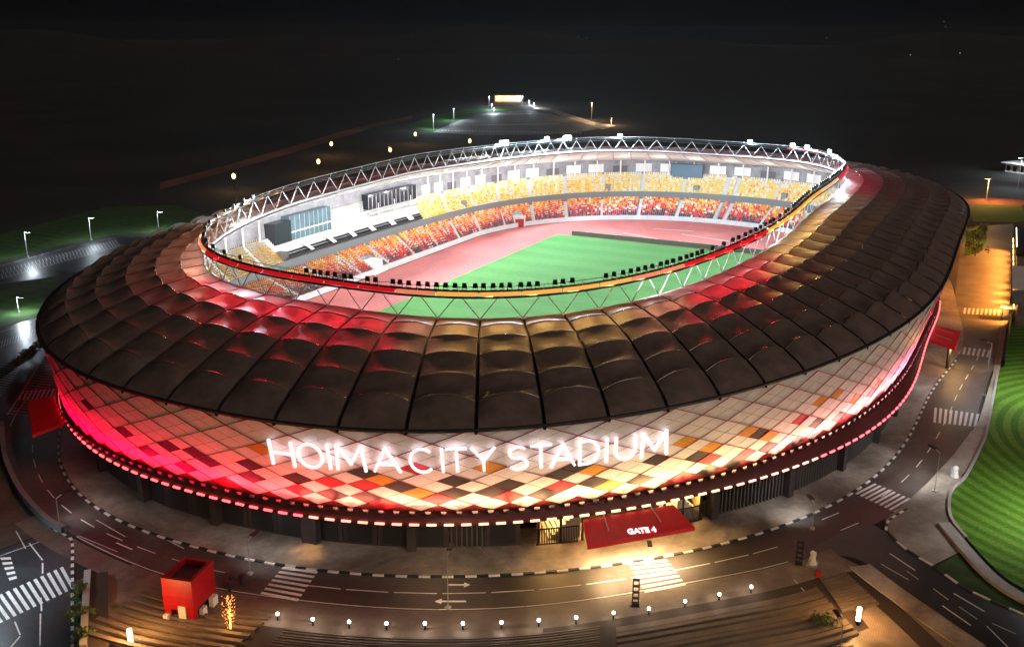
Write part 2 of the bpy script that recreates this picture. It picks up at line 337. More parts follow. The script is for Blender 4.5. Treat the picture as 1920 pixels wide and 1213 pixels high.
# parking areas and lawns on the left
poly('car_park', [(-63.07, 135.59), (-41.26, 143.03), (-19.97, 145.77), (-2.9, 145.68), (0.4, 139.49), (-12.98, 125.47), (-30.25, 118.5), (-44.5, 121.93), (-54.15, 125.98), (-68.97, 126.93)], .012, m_asphalt2)
poly('car_park', [(-101.64, 90.4), (-77.8, 94.69), (-70.13, 95.25), (-64.48, 91.19), (-78.52, 71.83), (-88.65, 65.29), (-99.39, 60.37), (-110.33, 49.9), (-120.4, 44.78), (-126.64, 56.95)], .014, m_asphalt2)
poly('lawn', [(-78.49, 145.09), (-38.51, 146.67), (-16.62, 149.75), (-0.72, 148.07), (7.63, 139.08), (31.77, 136.85), (44.33, 169.0), (31.22, 186.64), (-15.93, 176.53), (-67.02, 164.65)], .01, m_grass)
poly('lawn', [(-83.4, 119.02), (-58.02, 120.85), (-49.75, 120.84), (-43.34, 119.73), (-64.94, 93.78), (-71.14, 95.53), (-76.59, 96.29), (-99.88, 93.17)], .01, m_grass)
poly('planted_verge', [(-93.27, 74.21), (-86.64, 77.3), (-82.98, 76.98), (-87.2, 73.81), (-92.01, 71.78), (-97.26, 68.94)], .03, m_grass)
# far: lawn, car park, earth road, access road
poly('far_lawn', [(328.62, 258.29), (382.65, 275.41), (467.06, 293.32), (511.18, 274.46), (461.7, 232.64), (406.69, 234.94), (368.47, 250.61), (302.69, 221.75)], .012, m_farlawn)
poly('far_car_park', [(302.22, 222.56), (355.8, 241.36), (438.35, 262.03), (482.74, 246.94), (433.81, 189.28), (378.56, 144.55), (329.56, 150.28), (299.58, 190.07)], .02, mat('lit_pale_asphalt', (.16, .165, .16), .7, var=.3, scale=.05))  # base colour raised in place of more lamp light on the car park
poly('earth_road', [(67.38, 199.5), (122.05, 212.47), (189.18, 231.56), (251.08, 250.84), (306.87, 267.43), (373.52, 282.43), (396.84, 294.81), (330.93, 283.68), (278.19, 270.39), (211.85, 249.34), (138.21, 226.76), (79.11, 211.36)], .01, m_dirt)
poly('access_road', [(534.4, 270.54), (523.35, 254.54), (473.8, 212.49), (416.81, 168.72), (395.6, 143.92), (367.93, 142.17), (412.29, 176.38), (465.25, 217.22), (504.51, 252.71)], .024, m_pave)
poly('far_lawn', [(169.35, -68.51), (177.3, -74.11), (178.21, -84.87), (154.77, -87.85), (145.0, -83.25), (140.56, -71.18)], .012, m_lawn)
poly('far_forecourt', [(181.86, -63.69), (194.9, -75.44), (194.32, -86.62), (178.21, -84.87), (177.3, -74.11), (169.35, -68.51)], .011, m_dirt)
poly('service_road', [(129.92, -70.06), (141.56, -82.51), (76.11, -82.69), (21.43, -81.85), (-12.81, -81.24), (-17.68, -77.96), (-16.73, -73.66), (34.83, -71.07), (90.68, -69.6)], .02, mat('lit_pale_road', (.16, .145, .13), .6, var=.3, scale=.2))  # paler base colour carries part of the lamp glow on this road
poly('warm_verge', [(129.69, -69.62), (133.64, -75.16), (108.47, -75.77), (89.36, -74.27), (83.89, -70.96)], .03, m_lawn)

# painted lines
def dash_line(name, pts, w, dash, gap, z, m, parent, first=None):
    """each dash its own piece"""
    P = [Vector((p[0], p[1], 0)) for p in pts]; L = [0]
    for i in range(1, len(P)): L.append(L[-1]+(P[i]-P[i-1]).length)
    def at(s):
        s = max(0, min(L[-1]-1e-6, s)); i = max(j for j in range(len(L)) if L[j] <= s); i = min(i, len(P)-2)
        t = (P[i+1]-P[i]).normalized(); return P[i]+t*(s-L[i]), t
    s = 0
    while s < L[-1]:
        k = max(1, int(dash//3)); b = MB(); rows = []
        for j in range(k+1):
            p, t = at(min(L[-1], s+dash*j/k)); n_ = Vector((-t.y, t.x, 0)); rows.append([(*(p-n_*w/2).xy, z), (*(p+n_*w/2).xy, z)])
        b.grid(rows); o = b.build(name, m, parent); bm_fix(o); s += dash+gap
road_marks = empty('road_markings'); tag(road_marks, kind='structure')
def arcpts(c, off, a0, a1, n=80): return [tuple(pol(c, math.radians(a0+(a1-a0)*i/n), 0, off).xy) for i in range(n+1)]
def midpts(f, a0, a1, n=80):
    return [tuple((pol('kerb', math.radians(a0+(a1-a0)*i/n))*(1-f)+pol('outer', math.radians(a0+(a1-a0)*i/n))*f).xy) for i in range(n+1)]
ZM = .022
dash_line('lane_line', midpts(.5, 187, 212), .14, 4.5, .6, ZM, m_wpaint, road_marks)
dash_line('lane_line', midpts(.5, 222, 268), .13, 3.0, 3.0, ZM, m_wpaint, road_marks)
dash_line('lane_line', midpts(.5, 150, 183), .13, 3.0, 2.5, ZM, m_wpaint, road_marks)
dash_line('edge_line', midpts(.96, 150, 212), .12, 9, .05, ZM, m_wpaint, road_marks)
for pts, w in (([(-85.32, -62.36), (-82.52, -63.92)], .16), ([(-87.05, -64.79), (-84.14, -66.45)], .16), ([(-90.07, -70.58), (-92.7, -73.5)], .2), ([(-92.97, -69.99), (-95.13, -73.06)], .14), ([(-93.24, -72.68), (-94.54, -73.98)], .1),
               ([(-95.79, -77.53), (-98.03, -80.54)], .2), ([(-98.83, -76.62), (-101.35, -79.37)], .18), ([(-98.27, -78.16), (-99.84, -79.9)], .1), ([(-95.75, -75.55), (-97.37, -77.1)], .1), ([(-100.73, -80.8), (-103.7, -82.73)], .14), ([(-99.98, -81.26), (-100.92, -83.41)], .12),
               ([(-118.35, -29.42), (-117.35, -31.39)], .3), ([(-121.68, -29.82), (-120.26, -32.61)], .3), ([(-124.61, 4.53), (-125.29, 1.02)], .16), ([(-127.79, 8.86), (-128.1, 6.03)], .18), ([(-124.91, 15.34), (-126.33, 9.0)], .1), ([(-128.53, 14.71), (-129.2, 7.15)], .08),
               ([(-131.09, 21.41), (-133.36, 16.89)], .12), ([(-132.35, 17.56), (-134.26, 13.0)], .16), ([(-134.65, 12.52), (-136.18, 10.64)], .16), ([(-139.48, 6.81), (-141.13, 4.69)], .16), ([(-141.5, 4.38), (-145.21, -0.14)], .14), ([(-143.6, 5.44), (-144.88, 3.02)], .14), ([(-145.0, 2.87), (-146.63, 2.11)], .14),
               ([(-129.06, 16.02), (-135.77, 17.99)], .12), ([(-99.69, -61.2), (-102.65, -63.55)], .1)):
    dash_line('lane_line', pts, w, 60, 1, ZM+.004, m_wpaint, road_marks)
# arrow heads of the two lane arrows
for tip, back in (([(-117.3, -31.49)][0], [(-117.61, -30.89)][0]), ([(-121.73, -29.72)][0], [(-121.4, -30.36)][0])):
    t = (Vector(tip)-Vector(back)).normalized(); n_ = Vector((-t.y, t.x)); b = MB()
    q = [Vector(tip), Vector(back)+n_*.5, Vector(back)-n_*.5]; b.face([(p.x, p.y, ZM+.009) for p in q]); bm_fix(b.build('arrow_head', m_wpaint, road_marks))

# zebra crossings: four corners (start edge a-b is the first stripe's long side)
def zebra(label, q, n, duty=.5, z=ZM+.006):
    """corners A,B (one long side of the first stripe), C,D (far side: C next to B); n stripes from AB to DC"""
    A, B, Cc, D = [Vector((p[0], p[1], 0)) for p in q]
    t = empty('zebra_crossing'); tag(t, label, kind='structure')
    for i in range(n):
        f0 = i/(n-1+duty); f1 = (i+duty)/(n-1+duty); b = MB(); jit = random.uniform(-.02, .02)
        p = [A.lerp(D, f0), B.lerp(Cc, f0), B.lerp(Cc, f1), A.lerp(D, f1)]
        b.face([(v.x, v.y, z) for v in p]); bm_fix(b.build('stripe', m_wpaint, t))
    return t
zebra('white zebra crossing on the ring road in front of the left part of the sign', [(-122.56, -11.28), (-121.56, -15.23), (-128.09, -17.17), (-128.73, -12.83)], 8)
zebra('white zebra crossing below the red gate canopy', [(-104.65, -44.24), (-102.2, -48.03), (-106.93, -51.91), (-110.47, -48.6)], 8)
zebra('white zebra crossing on the bend beside the branch road', [(-76.14, -64.93), (-71.88, -66.82), (-74.83, -72.07), (-79.32, -70.19)], 9)
zebra('white zebra crossing on the road beside the striped lawn', [(-45.74, -72.15), (-38.97, -71.85), (-38.71, -78.26), (-44.62, -78.0)], 9)
zebra('white zebra crossing beside the small red canopy', [(-7.73, -72.12), (-3.06, -72.05), (-2.3, -79.15), (-7.4, -78.82)], 9)
zebra('white zebra crossing on the orange lit road', [(22.39, -73.35), (27.56, -73.34), (29.33, -80.36), (24.16, -80.23)], 9)
zebra('white zebra crossing on the road by the left gate canopy', [(-102.45, 57.95), (-99.18, 61.02), (-96.09, 57.21), (-99.63, 54.02)], 8)
zebra('wide white zebra crossing on the dark crossing road', [(-134.2, 9.89), (-136.63, 5.23), (-144.45, 6.51), (-142.65, 11.31)], 12)
zebra('short row of white zebra bars at the edge of the dark road', [(-136.0, 17.68), (-135.39, 16.74), (-138.08, 12.24), (-138.72, 12.57)], 5)

# black and white kerb stones
kerb = empty('kerb'); tag(kerb, kind='structure')
def kerb_line(pts, step, z0=0, h=.15, w=.3, parent=kerb, far=None, lim=300):
    P = [Vector((p[0], p[1], 0)) for p in pts]; L = [0]
    for i in range(1, len(P)): L.append(L[-1]+(P[i]-P[i-1]).length)
    n = int(L[-1]/step)
    xs = np.interp(np.arange(n+1)*step, L, [p.x for p in P]); ys = np.interp(np.arange(n+1)*step, L, [p.y for p in P])
    mes = {}
    for i in range(n):
        a = Vector((xs[i], ys[i])); c = Vector((xs[i+1], ys[i+1])); d = c-a
        key = i % 2
        if key not in mes:
            b = MB(); b.box((0, 0, h/2), (step-.03, w, h)); mes[key] = b.mesh('kerb_stone', m_wpaint if key else m_bpaint)
        link('kerb_stone', mes[key], parent, ((a.x+c.x)/2, (a.y+c.y)/2, z0), math.atan2(d.y, d.x))
kerb_line(arcpts('kerb', 0, 148, 262, 500), 1.25)
kerb_line(brA, 1.9)
kerb_line(smooth([(-77.82, -71.28), (-82.24, -69.57), (-85.4, -69.73)], 4), .9)
kerb_line(smooth([(-128.79, 18.31), (-129.27, 15.6), (-129.9, 13.55), (-133.57, 9.15), (-138.02, 3.93), (-144.99, -4.26)], 5), .8)

# ================================================================== STADIUM
stadium = empty('stadium')
tag(stadium, 'oval stadium with dark ribbed roof, mosaic facade and bright open bowl', 'stadium')
NB = 91
# ---- pitch and track
def oval(R, L, n=160):
    out = []
    for i in range(n):
        a = -PI/2+PI*i/(n-1); out.append((L+R*math.cos(a), R*math.sin(a)))
    for i in range(n):
        a = PI/2+PI*i/(n-1); out.append((-L+R*math.cos(a), R*math.sin(a)))
    return out
poly('track', oval(54.6, 42), .16, m_track)
poly('pitch', [(-59, -36.2), (59, -36.2), (59, 36.2), (-59, 36.2)], .168, m_pitch)
marks = empty('pitch_markings'); tag(marks, kind='structure')
def line2(p, q, w, z, m=m_wpaint, name='line', par=None):
    p = Vector((*p, 0)); q = Vector((*q, 0)); t = (q-p).normalized(); n_ = Vector((-t.y, t.x, 0))*w/2
    b = MB(); b.face([((p-n_).x, (p-n_).y, z), ((q-n_).x, (q-n_).y, z), ((q+n_).x, (q+n_).y, z), ((p+n_).x, (p+n_).y, z)]); o = b.build(name, m, par); bm_fix(o)
m_faint = mat('track_line_paint', (.5, .24, .22), .7)
lanes = empty('track_lane_lines'); tag(lanes, kind='structure')
for k in range(9):
    R = 38.2+k*1.22; pts = oval(R, 42, 60); pts.append(pts[0])
    ribbon('lane_line', pts, .08, .172, .176, m_faint, lanes)
for (p, q) in (((66, 8), (70, 20)), ((72, -12), (76, 4)), ((63, -14), (66, 2)), ((82, 2), (80, 14)), ((64, 20), (66, 30))):
    line2(p, q, .28, .18, m_wpaint, 'field_event_line', lanes)
bd = MB(); bd.box((60.2, -2, .75), (.35, 68, 1.2)); ad = bd.build('perimeter_board', mat('dark_board', (.06, .09, .06), .5)); tag(ad, 'long dark perimeter board along the far end of the pitch', 'board')

# ---- stands: section through fraction t between the wall curve and the base curve
def secp(ph, t, z, dz=0):
    a = pol('wall', ph); b_ = pol('base', ph)*((rr('base', ph)-1.5)/rr('base', ph)); p = a.lerp(b_, t); p.z = z; return p
def stand(name, prof, m, a0=0, a1=360, n=260, off=0):
    b = MB(); rows = []
    for i in range(n+1):
        ph = math.radians(a0+(a1-a0)*i/n); rows.append([secp(ph, t, z) for t, z in prof])
    b.grid(rows); return b.build(name, m, stadium)
stand('front_wall', [(0, .16), (0, 1.5), (.03, 1.5), (.03, 1.1)], m_lconc)
def steps(t0, z0, t1, z1, n):
    out = []
    for i in range(n):
        f0, f1 = i/n, (i+1)/n; out += [(t0+(t1-t0)*f0, z0+(z1-z0)*f0), (t0+(t1-t0)*f1, z0+(z1-z0)*f0)]
    out.append((t1, z1)); return out
LT, UT = (.03, 1.1, .56, 5.3), (.60, 7.4, .95, 12.4)
stand('lower_tier', steps(*LT, 14), m_conc)
stand('gallery_wall', [(.56, 5.3), (.58, 5.3), (.58, 6.1), (.575, 6.1), (.575, 7.6), (.60, 7.6), (.60, 7.4)], mat('gallery_grey', (.16, .18, .19), .6))
stand('upper_tier', steps(*UT, 12), m_lconc)
b = MB(); b.grid([[secp(2*PI*i/260, .95, 12.4), secp(2*PI*i/260, 1.0, 12.4), secp(2*PI*i/260, 1.02, zroof(2*PI*i/260)-1.0)] for i in range(261)]); b.build('back_wall', mat('pale_wall', (.27, .27, .30), .7, var=.35, scale=.3), stadium)

# seats: thousands, as four masses sorted by tier; colour is the seat's own plastic
m_seat = {'red': mat('red_seat', (.62, .03, .03), .45), 'orange': mat('orange_seat', (.75, .25, .04), .45), 'yellow': mat('yellow_seat', (.8, .55, .08), .45), 'white': mat('white_seat', (.75, .72, .65), .45), 'navy': mat('navy_seat', (.03, .04, .06), .45)}
keys = list(m_seat)
def seats(name, T, rows, pick, a0, a1, step):
    t0, z0, t1, z1 = T; b = MB()
    for r_ in range(rows):
        f = (r_+.5)/rows; t = t0+(t1-t0)*f; z = z0+(z1-z0)*r_/rows
        R0 = 75; n = int(math.radians(a1-a0)*R0/step)
        arc = np.interp(np.radians([a0, a1]), _ph, ARC['wall']); tot = arc[1]-arc[0]; n = int(tot/step)
        for i in range(n):
            s = arc[0]+tot*i/n
            if (s % 11.6) < 1.1: continue
            ph = float(np.interp(s, ARC['wall'], _ph))
            if hidden_seat(math.degrees(ph), f, T is UT): continue
            p = secp(ph, t, z+.05); nn = outn(ph); tt = Vector((-nn.y, nn.x, 0)); w = step*.42
            k = keys.index(pick(f, ph))
            q0 = p-nn*.28+Vector((0, 0, .4)); q1 = p+nn*.22+Vector((0, 0, .4)); q2 = p+nn*.30+Vector((0, 0, .92))
            b.face([q0-tt*w, q0+tt*w, q1+tt*w, q1-tt*w], k); b.face([q1-tt*w, q1+tt*w, q2+tt*w, q2-tt*w], k)
            b.face([q0-tt*w-Vector((0,0,.35)), q0+tt*w-Vector((0,0,.35)), q0+tt*w, q0-tt*w], k)
    o = b.build(name, [m_seat[k] for k in keys], stadium); o['kind'] = 'stuff'
VIP = (66.5, 117)   # directors' seating and boxes, polar degrees
def hidden_seat(d, f, upper):
    if upper and VIP[0] < d < VIP[1]: return True
    if not upper and f < .62 and 92 < d < 97: return True
    if not upper and 37.5 < d < 39.5 and f < .7: return True
    return False
def pick_low(f, ph):
    u = random.random(); g_ = f+random.uniform(-.18, .18)+.06*math.sin(ph*23)
    if g_ < .24: return 'navy' if u < .75 else 'red'
    if g_ < .62: return 'red' if u < .62 else ('orange' if u < .76 else ('white' if u < .95 else 'yellow'))
    return 'orange' if u < .5 else ('yellow' if u < .72 else ('red' if u < .9 else 'white'))
def pick_up(f, ph):
    u = random.random(); g_ = f+random.uniform(-.2, .2)
    if g_ > .75: return 'white' if u < .7 else 'yellow'
    return 'yellow' if u < .62 else ('white' if u < .9 else 'orange')
seats('lower_seats', LT, 14, pick_low, 0, 200, .62); seats('lower_seats', LT, 10, pick_low, 318, 359.9, .7)
seats('upper_seats', UT, 12, pick_up, 0, 195, .62); seats('upper_seats', UT, 10, pick_up, 308, 359.9, .7)
# stair aisles
s = 0.5; tot = ARC['wall'][-1]
b_st = {}
while s < tot:
    ph = float(np.interp(s, ARC['wall'], _ph)); d = math.degrees(ph)
    if d < 200 or d > 300:
        for T in (LT, UT):
            if T is UT and VIP[0] < d < VIP[1]: continue
            b = MB(); t0, z0, t1, z1 = T; nn = outn(ph); tt = Vector((-nn.y, nn.x, 0)); ns = 10; rows = []
            for k in range(ns):
                for f, g_ in ((k/ns, k/ns), ((k+1)/ns, k/ns)):
                    p = secp(ph, t0+(t1-t0)*f, z0+(z1-z0)*g_+.32); rows.append([p-tt*.5, p+tt*.5])
            b.grid(rows); b.build('stair_aisle', m_lconc, stadium)
    s += 11.6
# tunnels / vomitories
def block(name, ph, t0, t1, z0, z1, wdt, m, par=stadium, k=1.0):
    nn = outn(ph); tt = Vector((-nn.y, nn.x, 0)); b = MB(); P = []
    for z in (z0, z1):
        for t, sg in ((t0, -1), (t0, 1), (t1, 1), (t1, -1)):
            p = secp(ph, t, z)+tt*sg*wdt/2; P.append(p)
    n = len(b.v); b.v += [tuple(p) for p in P]
    for q in ((3, 2, 1, 0), (4, 5, 6, 7), (0, 1, 5, 4), (1, 2, 6, 5), (2, 3, 7, 6), (3, 0, 4, 7)): b.f.append(tuple(n+i for i in q)); b.m.append(0)
    return b.build(name, m, par)
block('entrance_ramp', math.radians(94.5), .03, .34, .3, 3.2, 3.4, m_lining)
block('entrance_ramp', math.radians(94.5), -.02, .10, .16, .9, 6.5, m_lining)
vm = block('tunnel', math.radians(38.5), -.01, .34, .2, 3.3, 3.6, m_lconc); block('tunnel_mouth', math.radians(38.5), -.02, .0, .2, 2.6, 2.6, m_redpaint, vm)
for d in (20, 52, 350, 5, 128): block('vomitory', math.radians(d), .63, .72, 7.8, 9.7, 1.7, mat('vomitory_grey', (.2, .21, .22), .7))
# directors' seating: dark desks rows, pale stairs, glazed boxes
vip = empty('directors_stand', parent=stadium)
a0, a1 = math.radians(VIP[0]+.3), math.radians(VIP[1]-.3)
for k in range(5):
    b = MB(); rows = []
    for i in range(41):
        ph = a0+(a1-a0)*i/40; t = .60+.055*k; z = 7.4+.42*k
        rows.append([secp(ph, t, z+.35), secp(ph, t, z+.85), secp(ph, t+.03, z+.85), secp(ph, t+.03, z+.35)])
    b.grid(rows); b.build('desk_row', m_dglass if k % 2 else m_dsteel, vip)
b = MB(); b.grid([[secp(a0+(a1-a0)*i/40, .6+.275*f, 7.4+2.2*f+.02) for f in (0, .25, .5, .75, 1)] for i in range(41)]); b.build('terrace_slab', mat('vip_grey', (.3, .32, .35), .7), vip)
for d in (71, 78, 86, 93.5, 101, 108.5):
    ph = math.radians(d); nn = outn(ph); tt = Vector((-nn.y, nn.x, 0)); b = MB()
    b.grid([[secp(ph, .6+.275*f, 8.35+2.2*f)-tt*.9, secp(ph, .6+.275*f, 8.35+2.2*f)+tt*.9] for f in (0, .5, 1)]); b.build('stair_aisle', m_lining, vip)
def box_run(name, d0, d1, t0, t1, z0, z1, m, par=vip, n=12):
    b = MB(); R = []
    for i in range(n+1):
        ph = math.radians(d0+(d1-d0)*i/n); R.append([secp(ph, t0, z0), secp(ph, t0, z1), secp(ph, t1, z1), secp(ph, t1, z0)])
    b.grid(R); b.face(R[0]); b.face(list(reversed(R[-1]))); return b.build(name, m, par)
def mullions(par, d0, d1, t, z0, z1, n, m=m_lconc, r=.05):
    for i in range(n+1):
        ph = math.radians(d0+(d1-d0)*i/n); b = MB(); b.tube(secp(ph, t, z0), secp(ph, t, z1), r, n=4); b.build('mullion', m, par)
g1 = box_run('glass_box', 98, 111, .86, 1.02, 9.2, 16.2, m_glass); mullions(g1, 98, 111, .855, 9.2, 16.2, 9); box_run('floor_slab', 98, 111, .84, .87, 12.5, 12.8, m_lconc, g1)
g2 = box_run('glass_box', 111.2, 115.6, .82, 1.02, 10.8, 15.6, m_dglass)
g3 = box_run('glass_box', 66.8, 84.5, .84, 1.02, 12.9, 16.6, m_dglass); mullions(g3, 66.8, 84.5, .835, 12.9, 16.6, 12)
box_run('balcony', 66.8, 97.8, .80, .93, 10.5, 11.1, m_lconc); box_run('balcony', 66.8, 84.6, .78, .86, 12.0, 12.25, m_lconc)
w_ = box_run('lounge_wall', 66.8, 98, .985, 1.02, 8.8, 15, m_conc)
m_lit = emis('lit_room', (1, .86, .66), 1.6)
for d in (86, 88.5, 91, 93.5, 96): box_run('lounge_window', d, d+1.7, .975, .984, 11.7, 13.6, m_lit, w_, 2)
m_dim = emis('dim_room', (1, .6, .45), .45)
for d in (67.5, 69.5, 71.5, 73.5, 76, 79, 82, 85, 88, 91): box_run('lounge_window', d, d+1.5, .972, .984, 8.9, 10.3, m_dim if d < 77 else m_dglass, w_, 2)
box_run('balcony', 97.8, 117, .80, .9, 8.7, 9.1, m_lconc)
box_run('side_wall', 115.8, 117.0, .6, .9, 7.0, 9.6, m_dconc)
for d in (69, 75, 81, 87, 93, 98):
    ph = math.radians(d); b = MB(); b.tube(secp(ph, .82, 8.4), secp(ph, .82, 14.2), .12, n=6); b.build('post', m_lining, vip)
# columns behind the upper tier and concourse panels
for i in range(46):
    d = (i*4+318) % 360
    if VIP[0]-1 < d < VIP[1]+1: continue
    ph = math.radians(d); b = MB(); b.tube(secp(ph, .93, 12.3), secp(ph, .93, 18.6), .22, n=6); b.build('roof_column', m_lining, stadium)
for i in range(34):
    d0 = -36+i*4.0+.9
    if VIP[0]-1 < d0+1 < VIP[1]+1: continue
    if i % 3 == 1: box_run('concourse_opening', d0, d0+2.4, .99, 1.005, 12.9, 15.0, mat('opening_dark', (.12, .11, .13), .6), stadium, 4)
    else: box_run('concourse_panel', d0, d0+2.6, .99, 1.005, 13.0, 15.6, m_lining, stadium, 4)

# ---- roof
def inner(ph, z=None, off=0):
    p = pol('ring', ph, 0, off); p.z = zring(ph)-3.5 if z is None else z; return p
def outer(sfrac): return phis('roof', sfrac)
ARCHES = [0, .15, .31, .49, .67, .84, .95, 1.0]
AH = [.10, .46, .52, .56, .64, .98, .10, 0]
GW = .03
PROF = []
def bay_point(k, u, t, bump=True):
    pi_ = phis('ring', (k+u)/NB); po = phis('roof', (k+u)/NB-.0015)
    A = inner(pi_); B = pol('roof', po, zroof(po))
    p = A.lerp(B, t); p.z += 1.5*math.sin(PI*min(1, t))*(1-.3*t)
    if t > .93: p.z -= ((t-.93)/.07)**2*.5
    if bump:
        sgn = (u-.5)*2
        h = 0
        for j in range(6):
            if ARCHES[j] <= t <= ARCHES[j+1]+1e-9:
                f = (t-ARCHES[j])/(ARCHES[j+1]-ARCHES[j]); h = AH[j]+(AH[j+1]-AH[j])*f - (.62*math.sin(PI*f) if j < 5 else 0)*min(AH[j]+.2, AH[j+1]); break
        p.z += 1.0*max(0, h)*(1-abs(sgn)**2.2)
    return p
m_highlight = mat('highlight_steel', (.34, .30, .27), .25, metal=.6)  # for tubes added on the cushions to draw thin bright highlight arcs
NU, NT = 12, 48
TT = sorted(set([i/NT for i in range(NT+1)]+ARCHES))
for k in range(NB):
    b = MB(); b.grid([[bay_point(k, GW+(1-2*GW)*j/NU, t) for j in range(NU+1)] for t in TT])
    b.build('roof_membrane', m_membrane, stadium, True)
    b = MB(); b.grid([[bay_point(k, -GW, t, False), bay_point(k, -GW*.6, t, False)-Vector((0, 0, .25)), bay_point(k, GW*.6, t, False)-Vector((0, 0, .25)), bay_point(k, GW, t, False)] for t in [i/10 for i in range(11)]])
    b.build('roof_gutter', m_gutter, stadium, True)
    b = MB()
    for t in ARCHES[1:6]:
        pts = [bay_point(k, GW+(1-2*GW)*j/10, t)+Vector((0, 0, .03)) for j in range(11)]
        for p_, q_ in zip(pts, pts[1:]): b.tube(p_, q_, .06, n=4, caps=False)
    b.build('highlight_tubes', m_highlight, stadium, True)['kind'] = 'stuff'
# roof edge beam, inner edge beam
b = MB(); rows = []
for i in range(361):
    ph = 2*PI*i/360; z = zroof(ph)
    rows.append([pol('roof', ph, z-.25, -.6), pol('roof', ph, z-.1, .12), pol('roof', ph, z-.34, .16), pol('roof', ph, z-.42, -.35)])
b.grid(rows); b.build('roof_edge', m_edge, stadium, True)
def ringtube(name, fn, r, m, n=364, seg=8, smooth_=True):
    b = MB(); rows = []
    for i in range(n+1):
        ph = 2*PI*i/n; c = fn(ph); o_ = outn(ph)
        rows.append([c+o_*r*math.cos(2*PI*j/seg)+Vector((0, 0, r*math.sin(2*PI*j/seg))) for j in range(seg)])
    b.grid(rows, 0, True); return b.build(name, m, stadium, smooth_)
ringtube('lower_chord', lambda ph: inner(ph)+Vector((0, 0, -.1)), .24, m_steel)
ringtube('upper_chord', lambda ph: pol('ring', ph, zring(ph), -.35), .16, m_dsteel)
ringtube('upper_chord', lambda ph: pol('ring', ph, zring(ph)-.62, .45), .15, m_dsteel)
ringtube('catwalk_rail', lambda ph: pol('ring', ph, zring(ph)+.55, -.5), .05, m_steel, seg=5)
b = MB(); b.grid([[pol('ring', 2*PI*i/364, zring(2*PI*i/364)-.12, -.5), pol('ring', 2*PI*i/364, zring(2*PI*i/364)-.12, .1)] for i in range(365)]); b.build('catwalk', m_dsteel, stadium)
# web members
wm = MB(); 
for k in range(NB):
    p0 = phis('ring', k/NB); p1 = phis('ring', (k+.5)/NB); p2 = phis('ring', (k+1)/NB)
    for a_, b_ in ((p0, p1), (p2, p1)):
        b = MB(); b.tube(inner(a_), pol('ring', b_, zring(b_)-.2), .07, n=5); b.build('truss_strut', m_steel, stadium, True)
    b = MB(); b.tube(pol('ring', p1, zring(p1)-.1), pol('ring', p1, zring(p1)+.6, -.5), .05, n=4); b.build('rail_post', m_steel, stadium)
# white lining under the roof with its rafters
b = MB(); 
for i in range(182):
    rows = []
b.grid([[inner(2*PI*i/182)+Vector((0, 0, -.5)), (inner(2*PI*i/182)*.5+secp(2*PI*i/182, 1.03, zroof(2*PI*i/182)-1.0)*.5)+Vector((0, 0, -.35)), secp(2*PI*i/182, 1.03, zroof(2*PI*i/182)-1.0)] for i in range(183)])
b.build('roof_lining', m_lining, stadium, True)
for k in range(NB):
    ph = phis('ring', k/NB); b = MB(); A = inner(ph)+Vector((0, 0, -.75)); B = secp(ph, 1.02, zroof(ph)-1.4); b.tube(A, B, .14, n=4); b.build('rafter', m_steel, stadium)

# LED face along the ring: each run one colour, it glows and tints the membrane under it
def ring_col(d):
    if d < 128 or d > 345: return 'red', .45
    if d < 146: return 'orange', 1.5
    if d < 163: return 'salmon', 2
    if d < 183.0: return 'red', 2.6
    if d < 187.5: return 'salmon', 1.6
    if d < 203: return 'gold', 1.9
    if d < 209: return 'salmon', 1.7
    if d < 224: return 'red', 2.4
    if d < 262: return 'gold', 1.8
    if d < 285: return 'cream', 1.6
    if d < 330: return 'crimson', 3.
    return 'red', .8
mm = {}
for k in range(NB):
    s0, s1 = k/NB, (k+.97)/NB; ph0, ph1 = phis('ring', s0), phis('ring', s1); d = math.degrees(ph0)
    c, st = ring_col(d)
    if (c, st) not in mm: mm[(c, st)] = emis('led_'+c, tuple(max(.01, x**1.3) for x in COL[c]), st*(.17 if c in ('red', 'crimson') else .42))
    b = MB(); rows = []
    for i in range(4):
        ph = ph0+(ph1-ph0)*i/3; z = zring(ph); rows.append([pol('ring', ph, z+.02, .2), pol('ring', ph, z-.4, .58)])
    b.grid(rows)
    if 128 < d < 345: b.build('led_face', mm[(c, st)], stadium)
    phm = (ph0+ph1)/2; lo = pol('ring', phm, zring(phm)-.5, .8); ai = pol('ring', phm, zring(phm)-5, 14)
    o = light('ring_lamp', 'AREA', lo, 150*st, COL[c], stadium, aim=ai, sx=3.6, sy=.12)
    zax = (lo-ai).normalized(); xax = tang('ring', phm); yax = zax.cross(xax).normalized(); xax = yax.cross(zax); o.rotation_euler = Matrix((xax, yax, zax)).transposed().to_euler()

# ---- facade
b = MB(); b.grid([[facp(2*PI*i/360, z, -.06) for z in (6.8, 12, 15.4)] for i in range(361)]); b.build('facade_backing', m_backing, stadium, True)
b = MB(); b.grid([[facp(2*PI*i/360, z, -.03) for z in (15.4, 16.4, zroof(2*PI*i/360)-.3)] for i in range(361)]); b.build('facade_top_band', m_white, stadium, True)
S0 = .5348; ND = 84; CH = .78
black = set([(327, 8), (330, 9), (327, 10), (334, 7), (3, 8), (0, 9), (3, 10), (332, 11), (334, 11), (5, 10), (6, 9), (8, 11), (9, 8), (10, 7), (11, 10), (15, 8), (14, 11), (18, 9), (19, 12), (23, 8), (24, 11), (27, 12), (29, 10), (21, 12), (23, 8), (24, 11), (29, 10), (32, 11), (33, 14), (37, 10), (39, 12), (47, 14), (313, 6), (317, 8), (321, 8), (323, 8), (319, 10), (322, 11), (324, 9)])
